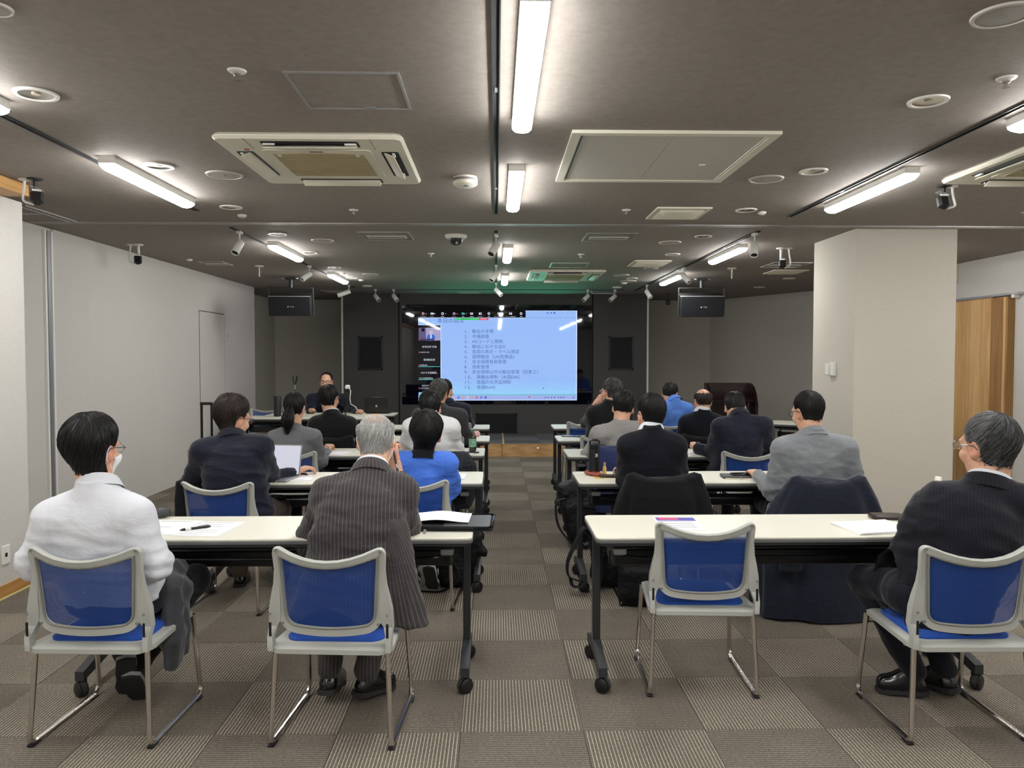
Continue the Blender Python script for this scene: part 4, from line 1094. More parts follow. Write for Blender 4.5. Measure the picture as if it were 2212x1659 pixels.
# row two
p = tpt(612, 1029); t = thing('laptop', 'white tablet-like laptop screen at the arm of the navy blazer man', 'laptop', (onY(600, 1030, 5.12).x, 5.12, ZT), math.radians(-10))
MB().rbox((0, -.09, .007), (.30, .2, .012), .012, .003).build('keyboard_base', M_silv, t)
M2 = Matrix.Translation((0, .012, .012)) @ Matrix.Rotation(-.25, 4, 'X')
MB().box((0, 0, .105), (.30, .008, .21), .003, M=M2).build('lid', M_silv, t)
MB().box((0, -.0048, .107), (.285, .001, .19), M=M2).build('display', emit('laptop_screen', S(222, 224, 238), .85), t, sharp=0)
sheet(640, 1032, .21, .28, 12, 'printed handout with a pink banner beside the white laptop', 3, lines=5)
p = tpt(652, 1026); t = thing('pen', 'dark pen lying on the handout beside the white laptop', 'pen', (p.x, p.y, ZT + .009), math.radians(-40))
MB().lathe([(0, -.07), (.005, -.06), (.005, .06), (0, .07)], 8, M=frame((0, 0, 0), (1, 0, 0))).build('barrel', M_blk, t); MB().box((.035, 0, .006), (.04, .003, .002)).build('clip', M_silv, t)
p = tpt(636, 1022); t = thing('banner_card', 'pinkish card lying above the handout beside the laptop', 'card', (p.x, p.y, ZT + .004), math.radians(10))
MB().box((0, 0, .001), (.16, .07, .002)).build('card_sheet', mat('pink_violet', S(190, 150, 190), .6), t, sharp=0); MB().box((-.01, 0, .0023), (.1, .045, .0006)).build('card_print', M_ban2, t, sharp=0)
p = tpt(992, 1031); t = thing('notebook', 'white notebook at the aisle end of the second table', 'notebook', (p.x - .03, p.y, ZT), math.radians(-4))
MB().rbox((0, 0, .006), (.15, .21, .011), .008, .002).build('pages', M_paper, t); MB().box((0, -.085, .0117), (.1, .012, .0006)).build('printed_line', M_ink, t, sharp=0)
def flask(px, Y, zb, top_py, r, lb, logo=True):
    p = onY(px, 1000, Y); h = onY(px, top_py, Y).z - zb
    t = thing('flask', lb, 'flask', (p.x, Y, zb))
    MB().lathe([(.0, 0), (r * .97, 0), (r, .006), (r, h * .72), (r * .98, h * .735)], 24).build('flask_body', M_flask, t)
    MB().lathe([(r * .93, h * .735), (r * .95, h * .75), (r * .95, h * .86), (r * .6, h * .88), (0, h * .88)], 24).build('lid', M_blk, t)
    MB().tube([(-r * .8, 0, h * .84), (-r * .85, 0, h * .96), (-r * .5, 0, h * .995), (r * .5, 0, h * .995), (r * .85, 0, h * .96), (r * .8, 0, h * .84)], r * .17, 8).build('carry_loop', M_blk, t)
    if logo:
        M = Matrix.Translation((.008, -r * .93, h * .6)) @ Matrix.Rotation(.28, 4, 'Z')
        text('logo_text', 'ARC', 0, 0, 0, M_paper, t, M=M @ Matrix.Translation((0, -.006, -.013)) @ Matrix.Rotation(PI / 2, 4, 'X'), size=.012, align='CENTER')
        for s_ in (-1, 1): MB().box((0, -.006, 0), (.022, .001, .004), M=M @ Matrix.Rotation(s_ * .7, 4, 'Y')).build('logo_stroke', M_paper, t, sharp=0)
M_flask = mat('flask_black', S(26, 28, 32), .45, .3)
flask(1284, 5.16, ZT, 950, .038, 'tall black insulated flask standing on the second table, pillar side')
flask(1273, 7.5, ZT, 925, .03, 'dark flask on the fourth table beside the man holding his head', False)
p = tpt(1281, 1027); t = thing('glasses_case', 'reddish brown leather glasses case in front of the flask', 'case', (p.x, p.y - .02, ZT), math.radians(-58))
MB().rbox((0, 0, .016), (.165, .05, .032), .02, .012).build('case_body', mat('red_leather', S(140, 58, 42), .3, coat=.3), t); MB().box((0, 0, .022), (.155, .051, .002)).build('seam', mat('pale_seam', S(200, 150, 130), .5), t, sharp=0)
p = tpt(1307, 1028); t = thing('small_bottle', 'tiny golden glass bottle standing beside the flask', 'bottle', (p.x, p.y + .03, ZT))
MB().lathe([(0, 0), (.013, 0), (.014, .005), (.014, .05), (.009, .06), (.007, .066)], 14).build('bottle_body', mat('amber_glass', S(214, 176, 96), .1, coat=.5), t); MB().lathe([(0, .064), (.009, .064), (.009, .088), (0, .09)], 12).build('cap', mat('gold_cap', S(225, 205, 150), .25, .6), t)
p = tpt(1312, 1030); t = thing('card_case', 'flat black card case with a gold emblem on a yellow envelope', 'case', (p.x, p.y - .03, ZT), math.radians(-8))
MB().box((-.005, 0, .002), (.17, .09, .004)).build('envelope', mat('yellow_paper', S(222, 186, 96), .7), t, sharp=0); MB().rbox((0, -.004, .011), (.11, .075, .014), .008, .003).build('case_body', M_blk, t); MB().box((.01, -.004, .0184), (.022, .012, .0008)).build('emblem', mat('gold_print', S(210, 180, 120), .4, .5), t, sharp=0)
sheet(1352, 1030, .2, .28, -30, 'white sheet under the arm of the navy sweater man')
p = tpt(1590, 1031); t = thing('notebook', 'grey spiral notebook with a strap under a phone', 'notebook', (p.x, p.y, ZT), math.radians(-6))
MB().rbox((0, 0, .008), (.19, .15, .015), .006, .002).build('cover', M_dark, t); MB().box((.01, -.002, .004), (.192, .15, .005)).build('page_block', mat('page_cream', S(222, 214, 190), .8), t, sharp=0); MB().tube([(.02, -.075, .01), (.022, -.085, -.005), (.02, -.085, -.03)], .004, 6).build('strap', M_silv, t)
def phone(px, py, rz, lb, z=ZT):
    p = tpt(px, py, z); t = thing('phone', lb, 'phone', (p.x, p.y, z), math.radians(rz))
    MB().rbox((0, 0, .0045), (.15, .075, .009), .012, .002).build('phone_body', M_blk, t); MB().rbox((0, 0, .0092), (.142, .067, .0006), .01, .0002).build('touchscreen', mat('phone_glass', S(14, 16, 20), .08), t)
phone(1603, 1025, 4, 'dark phone lying on the grey spiral notebook', ZT + .0165)
sheet(1640, 1032, .21, .25, 6, 'white sheet beside the grey blazer man and the spiral notebook')
# row three and beyond
sheet(722, 979, .21, .24, -10, 'white papers before the ponytailed woman on the third table', 3)
sheet(997, 979, .21, .24, -5, 'white sheet beside the tea bottle on the third table', 2)
p = tpt(1021, 978)
t = thing('phone', 'dark phone lying flat beneath the tea bottle', 'phone', (p.x, p.y, ZT)); MB().rbox((0, 0, .0045), (.11, .07, .009), .01, .002).build('phone_body', M_blk, t); MB().rbox((0, 0, .0092), (.102, .062, .0006), .008, .0002).build('touchscreen', M_silv, t)
pet_bottle(p.x, p.y, 'tea bottle with a green cap and green label at the aisle end', mat('dark_tea', S(32, 20, 14), .08, coat=.6), mat('green_cap', S(52, 120, 86), .4), mat('green_label', S(120, 170, 140), .4, var=.4, vscale=40), .185, .032, ZT + .0105)
sheet(1500, 979, .22, .25, 12, 'white sheets under the fist of the man with bowed head', 2)
p = tpt(1030, 943); t = thing('pouch', 'small pink and white pouch near the aisle end of the fourth table', 'pouch', (p.x - .03, p.y, ZT), .3)
MB().rbox((0, 0, .028), (.13, .06, .055), .02, .02).build('pouch_body', mat('pink_cloth', S(222, 176, 176), .8, var=.15, vscale=60), t); MB().box((0, 0, .056), (.11, .006, .004)).build('zip', M_white, t, sharp=0)
phone(1229, 943, -12, 'dark phone at the aisle end of the fourth table, pillar side')
phone(1252, 944, -20, 'second dark phone beside the flask on the fourth table')
# presenter's things
pl = onY(812, 893, pe.y + .1); t = thing('laptop', 'open black laptop with a pale triangle emblem facing the audience', 'laptop', (pl.x, pe.y + .22, ZT), math.radians(172))
MB().rbox((0, -.1, .009), (.34, .23, .016), .012, .003).build('keyboard_base', M_blk, t)
M2 = Matrix.Translation((0, .015, .016)) @ Matrix.Rotation(-.22, 4, 'X')
MB().box((0, 0, .115), (.34, .008, .23), .003, M=M2).build('lid', M_blk, t)
MB().add([(-.016, .0045, .085), (.016, .0045, .085), (0, .0045, .125)], [(0, 1, 2)], M2).build('emblem', M_paper, t, sharp=0)
MB().add([(-.005, .0048, .085), (.007, .0048, .085), (0, .0048, .108)], [(0, 1, 2)], M2).build('emblem_notch', M_blk, t, sharp=0)
pb = onY(751, 836, pe.y + .15)
t = thing('camera_stand', 'black stand holding a white charger block and trailing white cable', 'stand', (pb.x, pe.y + .15, ZT))
zc = pb.z - ZT
MB().tube([(0, 0, .03), (0, 0, zc - .1)], .018, 10).build('stand_pole', M_blk, t)
for k in range(3):
    a_ = 2 * PI * k / 3 + .4; MB().tube([(0, 0, .12), (.12 * math.cos(a_), .12 * math.sin(a_), .006)], .01, 6).build('stand_leg', M_blk, t)
MB().box((0, .02, zc - .1), (.09, .07, .12), .015).build('camera_block', M_blk, t)
MB().box((0, 0, zc), (.07, .04, .06), .012).build('charger', M_white, t)
cp = [(.03, -.02, zc - .02), (.05, -.04, zc - .06), (.04, -.05, zc - .15), (.05, -.05, zc - .24), (.12, -.05, zc - .28), (.17, -.06, .02)]
MB().tube(cp, .006, 6).build('cable', M_white, t)
pm = onY(603, 886, 10.5); t = thing('speaker_tower', 'slim black cylinder standing on the corner table', 'speaker', (pm.x, 10.42, ZT))
hh = onY(603, 856, 10.42).z - ZT
MB().lathe([(0, 0), (.05, 0), (.05, hh - .01), (.045, hh), (0, hh)], 18).build('cylinder', M_blk, t); MB().box((.012, -.05, hh * .5), (.012, .004, hh * .7)).build('shine_strip', M_dark, t, sharp=0)
pm = onY(637, 812, 11.2); t = thing('microphone_stand', 'thin microphone stand with an empty black clip behind the ponytailed woman', 'stand', (pm.x, 11.2, 0))
MB().lathe([(0, 0), (.12, 0), (.12, .02), (.02, .035)], 20).build('stand_base', M_blk, t); MB().tube([(0, 0, .03), (0, 0, pm.z - .16)], .008, 8).build('stand_pole', M_dark, t); MB().tube([(0, 0, pm.z - .2), (0, 0, pm.z - .13)], .014, 8).build('collar', M_silv, t)
for s_ in (-1, 1): MB().tube([(0, 0, pm.z - .14), (s_ * .022, 0, pm.z - .07), (s_ * .028, 0, pm.z)], .011, 6).build('clip_arm', M_blk, t)
# suitcase by the wall
ps = onX(448, 950, XL + .25); sY = 7.4
a_ = onY(450, 868, sY); t = thing('suitcase', 'suitcase with a raised black pull handle against the partition wall', 'suitcase', (a_.x + .0, sY, 0), .15)
M_case = mat('tan_shell', S(150, 136, 116), .5)
MB().rbox((0, 0, .36), (.36, .25, .62), .06, .03).build('case_shell', M_case, t)
for s_ in (-1, 1):
    MB().tube([(s_ * .045, -.08, .66), (s_ * .045, -.08, a_.z - .02)], .011, 8).build('handle_rod', M_blkgl, t)
    for y in (-.09, .09): MB().lathe([(0, -.012), (.025, -.012), (.025, .012), (0, .012)], 14, M=frame((s_ * .14, y, .026), (1, 0, 0))).build('wheel', M_blk, t)
MB().box((0, -.08, a_.z - .012), (.12, .03, .028), .01).build('grip', M_blk, t)
# ---------------------------------------------------------------- implicit modelling of figures, cloth and bags
V3 = lambda *a: np.array(a, np.float64)
def nrm(v): return v / (np.linalg.norm(v) + 1e-12)
class Fld:
    def __init__(s, lo, hi, h):
        s.lo = np.array(lo, np.float64); s.h = h
        s.n = np.ceil((np.array(hi) - s.lo) / h).astype(int) + 1
        s.F = np.full(s.n, .5, np.float32)
        s.ax = [(s.lo[i] + np.arange(s.n[i]) * h).astype(np.float32) for i in range(3)]
    def sub(s, lo, hi):
        a = np.clip(np.floor((np.array(lo) - s.lo) / s.h).astype(int), 0, s.n); b = np.clip(np.ceil((np.array(hi) - s.lo) / s.h).astype(int) + 1, 0, s.n)
        sl = tuple(slice(int(a[i]), int(b[i])) for i in range(3))
        if any(b[i] <= a[i] for i in range(3)): return None, None
        return sl, (s.ax[0][sl[0]][:, None, None], s.ax[1][sl[1]][None, :, None], s.ax[2][sl[2]][None, None, :])
    def put(s, fn, lo, hi, k=.0, op='u'):
        m = .03 + k
        sl, P = s.sub(np.array(lo) - m, np.array(hi) + m)
        if sl is None: return s
        d = fn(*P); A = s.F[sl]
        if op == 's': d = -d
        if k > 0:
            sg = 1 if op == 'u' else -1
            hh = np.clip(.5 + .5 * sg * (A - d) / k, 0, 1)
            s.F[sl] = A * (1 - hh) + d * hh - sg * k * hh * (1 - hh)
        else: s.F[sl] = np.minimum(A, d) if op == 'u' else np.maximum(A, d)
        return s
    def rc(s, a, b, ra, rb=None, k=.02, op='u'):
        rb = ra if rb is None else rb
        a = np.array(a, np.float64); b = np.array(b, np.float64); ab = b - a; L2 = float(ab @ ab) + 1e-12
        def fn(X, Y, Z):
            px, py, pz = X - a[0], Y - a[1], Z - a[2]
            t = np.clip((px * ab[0] + py * ab[1] + pz * ab[2]) / L2, 0, 1)
            return np.sqrt((px - t * ab[0]) ** 2 + (py - t * ab[1]) ** 2 + (pz - t * ab[2]) ** 2) - (ra + (rb - ra) * t)
        r = max(ra, rb)
        return s.put(fn, np.minimum(a, b) - r, np.maximum(a, b) + r, k, op)
    def el(s, c, r, R=None, k=.02, op='u', p=2.0):
        c = np.array(c, np.float64); r = np.array(r, np.float64); R = np.eye(3) if R is None else np.array(R, np.float64)
        def fn(X, Y, Z):
            q = [((X - c[0]) * R[0, i] + (Y - c[1]) * R[1, i] + (Z - c[2]) * R[2, i]) for i in range(3)]
            if p != 2.0:
                k0 = ((np.abs(q[0]) / r[0]) ** p + (np.abs(q[1]) / r[1]) ** p + (np.abs(q[2]) / r[2]) ** p) ** (1 / p)
                return (k0 - 1) * r.min()
            k0 = np.sqrt((q[0] / r[0]) ** 2 + (q[1] / r[1]) ** 2 + (q[2] / r[2]) ** 2)
            k1 = np.sqrt((q[0] / r[0] ** 2) ** 2 + (q[1] / r[1] ** 2) ** 2 + (q[2] / r[2] ** 2) ** 2) + 1e-9
            return k0 * (k0 - 1) / k1
        e = np.abs(R) @ r
        return s.put(fn, c - e, c + e, k, op)
    def bx(s, c, hd, R=None, rr=.01, k=.01, op='u'):
        c = np.array(c, np.float64); R = np.eye(3) if R is None else np.array(R, np.float64); hd = np.array(hd, np.float64) - rr
        def fn(X, Y, Z):
            q = [np.abs((X - c[0]) * R[0, i] + (Y - c[1]) * R[1, i] + (Z - c[2]) * R[2, i]) - hd[i] for i in range(3)]
            return np.sqrt(sum(np.maximum(v, 0) ** 2 for v in q)) + np.minimum(np.maximum(np.maximum(q[0], q[1]), q[2]), 0) - rr
        e = np.abs(R) @ (hd + rr)
        return s.put(fn, c - e, c + e, k, op)
    def verts_faces(s):
        F = s.F; sg = F < 0
        nx, ny, nz = [int(v) for v in s.n]
        cnt = np.zeros((nx - 1, ny - 1, nz - 1), np.int8)
        for a in (0, 1):
            for b in (0, 1):
                for c in (0, 1): cnt += sg[a:nx - 1 + a, b:ny - 1 + b, c:nz - 1 + c]
        act = (cnt > 0) & (cnt < 8)
        I = np.argwhere(act); N = len(I)
        idx = np.full(act.shape, -1, np.int32); idx[act] = np.arange(N)
        cor = np.array([(a, b, c) for a in (0, 1) for b in (0, 1) for c in (0, 1)])
        val = np.stack([F[I[:, 0] + c[0], I[:, 1] + c[1], I[:, 2] + c[2]] for c in cor], 1).astype(np.float64)
        acc = np.zeros((N, 3)); w_ = np.zeros(N)
        for i in range(8):
            for j in range(i + 1, 8):
                if np.abs(cor[i] - cor[j]).sum() != 1: continue
                m = (val[:, i] < 0) != (val[:, j] < 0)
                t = val[m, i] / (val[m, i] - val[m, j])
                acc[m] += cor[i] + (cor[j] - cor[i]) * t[:, None]; w_[m] += 1
        V = s.lo + (I + acc / w_[:, None]) * s.h
        Q = []
        for ax in range(3):
            u, v = [(1, 2), (2, 0), (0, 1)][ax]
            sl0 = [slice(None)] * 3; sl1 = [slice(None)] * 3
            sl0[ax] = slice(0, -1); sl1[ax] = slice(1, None)
            e = sg[tuple(sl0)] != sg[tuple(sl1)]
            E = np.argwhere(e)
            ok = (E[:, u] > 0) & (E[:, v] > 0) & (E[:, u] < s.n[u] - 1) & (E[:, v] < s.n[v] - 1)
            E = E[ok]
            if not len(E): continue
            def cell(du, dv):
                q = E.copy(); q[:, u] += du; q[:, v] += dv; return idx[q[:, 0], q[:, 1], q[:, 2]]
            quad = np.stack([cell(-1, -1), cell(0, -1), cell(0, 0), cell(-1, 0)], 1)
            fl_ = ~sg[E[:, 0], E[:, 1], E[:, 2]]
            quad[fl_] = quad[fl_][:, ::-1]
            Q.append(quad)
        return V, np.concatenate(Q)

def np_mesh(name, V, Q, mats, smooth=True):
    me = bpy.data.meshes.new(name)
    me.vertices.add(len(V)); me.vertices.foreach_set('co', np.ascontiguousarray(V, np.float32).ravel())
    k = Q.shape[1]
    me.loops.add(Q.size); me.loops.foreach_set('vertex_index', np.ascontiguousarray(Q, np.int32).ravel())
    me.polygons.add(len(Q)); me.polygons.foreach_set('loop_start', np.arange(0, Q.size, k, dtype=np.int32))
    if smooth: me.polygons.foreach_set('use_smooth', np.ones(len(Q), bool))
    for m_ in (mats if isinstance(mats, (list, tuple)) else [mats]): me.materials.append(m_)
    me.update(calc_edges=True); me.validate()
    return me
def normals(me):
    a = np.empty(len(me.vertices) * 3, np.float32); me.vertex_normals.foreach_get('vector', a); return a.reshape(-1, 3)
def attr(me, name, arr):
    a = me.attributes.new(name, 'FLOAT', 'POINT'); a.data.foreach_set('value', np.ascontiguousarray(arr, np.float32))
def wav(P, seed, f):
    r = np.random.default_rng(seed); o = np.zeros(len(P)); Wp = P.copy()
    for k in range(3):
        D = r.normal(size=(3, 3)); Wp = Wp + .35 / f / (k + 1) * np.sin(Wp @ D.T * f + r.uniform(0, 6, 3))
    for k in range(5):
        d = nrm(r.normal(size=3)); o += np.sin(Wp @ d * f * (1 + .45 * k) * 2.2 + r.uniform(0, 6)) / (1 + .35 * k)
    return o / 2.2
def fold(P, seed, f, stretch=(1, 1, 1)):
    n = wav(P * np.array(stretch), seed, f)
    return 1 - 2 * np.abs(np.clip(n, -1, 1)) ** .8
def surf(F, name, m, parent, org, disp=None, attrs=None):
    V, Q = F.verts_faces()
    me = np_mesh(name, V - org, Q, m)
    if disp is not None:
        N = normals(me); V = V + N * disp(V)[:, None]
        me.vertices.foreach_set('co', np.ascontiguousarray(V - org, np.float32).ravel()); me.update()
    if attrs:
        for k, f in attrs.items(): attr(me, k, f(V))
    return link(name, me, parent)

# ---------------------------------------------------------------- materials of people
def skin_mat():
    t = NT('skin'); b = t.b; co = t.coords()
    n = t.noise(55, co, 3)
    c = t.ramp(n, [(.3, S(202, 152, 122)), (.7, S(222, 176, 146))])
    at = t.n('ShaderNodeAttribute'); at.attribute_name = 'flush'
    t.l(t.mix(at.outputs['Fac'], c, S(196, 122, 104)), b.inputs['Base Color'])
    b.inputs['Roughness'].default_value = .5; b.inputs['Subsurface Weight'].default_value = .12
    b.inputs['Subsurface Radius'].default_value = (.012, .005, .003); b.inputs['Subsurface Scale'].default_value = .5
    t.bump(t.noise(420, co, 2), .12, .001); return t.m
M_skin = skin_mat()
def hair_mat(name, c1, c2, rough=.52):
    t = NT(name); b = t.b
    at = t.n('ShaderNodeAttribute'); at.attribute_name = 'tone'
    t.l(t.mix(at.outputs['Fac'], c1, c2), b.inputs['Base Color'])
    b.inputs['Roughness'].default_value = rough; b.inputs['Specular IOR Level'].default_value = .4
    return t.m
HM = dict(black=hair_mat('black_hair', S(10, 9, 10), S(28, 25, 25)), brown=hair_mat('brown_hair', S(26, 19, 17), S(66, 50, 42)),
          white=hair_mat('white_hair', S(130, 130, 128), S(214, 214, 210), .5), grey=hair_mat('grey_hair', S(26, 26, 27), S(120, 120, 120)), salt=hair_mat('salt_pepper_hair', S(40, 39, 38), S(132, 128, 122)))
M_eye = mat('eye_white', S(235, 232, 228), .15); M_iris = mat('iris', S(30, 20, 16), .1)
M_mask = mat('mask_cloth', S(238, 240, 244), .8, bump=.2, bscale=300)
M_rim_d = mat('dark_rim', S(28, 26, 26), .3); M_rim_m = mat('metal_rim', S(150, 148, 145), .25, .9); M_rim_p = mat('violet_rim', S(120, 80, 140), .3)
M_sole = mat('sole_rubber', S(40, 40, 42), .7); M_leather = mat('black_leather', S(16, 16, 18), .22, coat=.3, bump=.05, bscale=80)
M_shirtw = fabric('white_shirt_cotton', S(214, 216, 222), .03, .75, 900, .1, .2, 8)
def stripe_mat(name, base, line, period, width, fold_=.2):
    t = NT(name); co = t.coords(); b = t.b
    at = t.n('ShaderNodeAttribute'); at.attribute_name = 'stripe'
    ph = t.math('FRACT', t.math('DIVIDE', at.outputs['Fac'], period))
    on = t.math('LESS_THAN', ph, width)
    nz_ = t.noise(600, co, 2)
    d = tuple(c * .85 for c in base[:3]) + (1,); e = tuple(c * 1.15 for c in base[:3]) + (1,)
    c_ = t.ramp(nz_, [(.35, d), (.65, e)])
    t.l(t.mix(t.math('MULTIPLY', on, t.math('MULTIPLY_ADD', t.noise(300, co), .9, .25)), c_, line), b.inputs['Base Color'])
    b.inputs['Roughness'].default_value = .85; b.inputs['Sheen Weight'].default_value = .15; b.inputs['Specular IOR Level'].default_value = .2
    t.bump(t.noise(9, t.coords((1, 1, 1.9)), 3, .55, .9), fold_, .03); return t.m
M_trouser = fabric('black_trousers', S(20, 20, 23), .15)
CM = dict(white=M_shirtw, pin=stripe_mat('charcoal_pinstripe', S(58, 54, 54), S(106, 101, 100), .0155, .16), navy=fabric('navy_wool', S(24, 26, 38)), dark=stripe_mat('dark_suit_faint_stripe', S(20, 20, 28), S(32, 32, 41), .012, .25),
          blue=fabric('bright_blue_cotton', S(72, 120, 222), .06, .7, 900, .1, .4, 10), greyw=fabric('grey_wool', S(92, 94, 95), .12, .9, 600, .2, .2, 9, .5, S(132, 134, 136)), black=fabric('black_knit', S(19, 21, 29), .1, .95, 900, .05, .15),
          melange=fabric('grey_melange_jersey', S(112, 116, 120), .1, .95, 700, .25, .22, 9, .6, S(158, 160, 164)), lgrey=fabric('light_grey_cotton', S(140, 137, 134), .08, .8, 700, .2, .45, 9), navyb=fabric('dark_navy_suit', S(22, 25, 40), .12),
          char=stripe_mat('charcoal_suit', S(52, 52, 54), S(82, 82, 84), .01, .25), blueb=fabric('blue_blazer_wool', S(84, 128, 208), .06, .85, 800, .2, .15), blk=fabric('black_wool', S(20, 20, 22)), cream=fabric('white_technical_shirt', S(224, 224, 224), .03, .7, 900, .1, .3))

# ---------------------------------------------------------------- figure builder
def hand(F, W, d, up, side, curl=.5, spread=.3, s=1.0, thumb=.5):
    d = nrm(d); up = nrm(up - d * (up @ d)); lat = np.cross(d, up) * side       # lat: towards the thumb
    K = []
    for i, o in enumerate((.030, .010, -.010, -.028)):
        kn = W + d * (.088, .092, .088, .078)[i] * s + lat * o * s
        F.rc(W + lat * o * .5 * s + d * .012, kn, .0145 * s, .0105 * s, .014)
        ang = 0; p = kn; L = (.044, .049, .045, .036)[i]
        for j, (f, r0, r1) in enumerate(((1, .0098, .009), (.62, .009, .0084), (.5, .0084, .0068))):
            ang += curl * (.75, 1.15, .8)[j] + i * .05
            dd = d * math.cos(ang) - up * math.sin(ang) + lat * (1.5 - i) * .09 * spread
            q = p + nrm(dd) * L * f * s; F.rc(p, q, r0 * s, r1 * s, .004); p = q
    t0 = W + d * .02 * s + lat * .018 * s; t1 = t0 + nrm(d * .8 + lat * .75 - up * .3) * .045 * s
    t2 = t1 + nrm(d * .95 + lat * (.5 - thumb) - up * (.35 + .3 * curl)) * .034 * s; t3 = t2 + nrm(d - lat * thumb * .8 - up * (.35 + .4 * curl)) * .028 * s
    F.rc(t0, t1, .015 * s, .0125 * s, .012); F.rc(t1, t2, .0115 * s, .0105 * s, .005); F.rc(t2, t3, .0105 * s, .0078 * s, .004)

class Head:
    def __init__(s, c, yaw, pitch, roll, sc=1.0):
        s.R = np.array((Matrix.Rotation(math.radians(yaw), 3, 'Z') @ Matrix.Rotation(math.radians(-pitch), 3, 'X') @ Matrix.Rotation(math.radians(roll), 3, 'Y')))
        s.c = np.array(c, np.float64); s.s = sc
    def w(s, *p): return s.c + s.R @ (np.array(p, np.float64) * s.s)
    def M(s): 
        m = Matrix([list(r) for r in s.R * s.s]).to_4x4(); m.translation = Vector(s.c); return m
def head_sdf(F, H, jaw=1.0, ears=True):
    k = H.s; R = H.R; e = lambda c, r, kk=.02, op='u', RR=None: F.el(H.w(*c), np.array(r) * k, R if RR is None else R @ RR, kk, op)
    e((0, -.014, .022), (.076, .097, .088), .0); e((0, .03, -.05), (.059 * jaw, .064, .068), .03); e((0, .062, -.098), (.026 * jaw, .024, .02), .03)
    e((0, .074, .02), (.056, .02, .014), .02); e((-.04, .06, -.034), (.026, .026, .024), .02); e((.04, .06, -.034), (.026, .026, .024), .02)
    for sx in (-1, 1): e((sx * .031, .1, .004), (.019, .014, .011), .01, 's')
    F.rc(H.w(0, .089, .008), H.w(0, .112, -.032), .0085 * k, .013 * k, .014)
    for sx in (-1, 1): e((sx * .013, .101, -.036), (.008, .01, .007), .006)
    e((0, .091, -.064), (.023, .01, .0065), .006); e((0, .089, -.075), (.02, .01, .0065), .006)
    for sx in (-1, 1) if ears else ():
        Rz = np.array(Matrix.Rotation(-sx * .38, 3, 'Z') @ Matrix.Rotation(.18, 3, 'X'))
        e((sx * .079, -.012, -.012), (.009, .0205, .035), .006, 'u', Rz); e((sx * .0865, -.009, -.008), (.006, .010, .02), .004, 's', Rz)
        e((sx * .077, -.002, -.04), (.007, .009, .010), .006)
def strand_mesh(paths, w, tone):
    "paths: N x K x 3 strands as thin flat tubes"
    N, K, _ = paths.shape
    T = np.gradient(paths, axis=1); T /= np.linalg.norm(T, axis=2, keepdims=True) + 1e-9
    ref = paths - paths.mean(axis=(0, 1)); ref /= np.linalg.norm(ref, axis=2, keepdims=True) + 1e-9
    Sd = np.cross(T, ref); Sd /= np.linalg.norm(Sd, axis=2, keepdims=True) + 1e-9
    Nn = np.cross(Sd, T)
    tap = np.linspace(0, 1, K); tap = (np.sin(np.clip(tap * 1.15 + .12, 0, 1) * PI) ** .6)[None, :, None] * w
    tap = np.maximum(tap, w * .08)
    a, b, c = paths + Sd * tap, paths - Sd * tap, paths + Nn * tap * .7
    V = np.stack([a, b, c], 2).reshape(-1, 3)
    i = (np.arange(N)[:, None, None] * K + np.arange(K - 1)[None, :, None]) * 3
    j = np.array([[0, 1], [1, 2], [2, 0]])
    q = np.stack([i + j[:, 0], i + j[:, 1], i + 3 + j[:, 1], i + 3 + j[:, 0]], -1).reshape(-1, 4)
    return V, q, np.repeat(tone, K * 3)
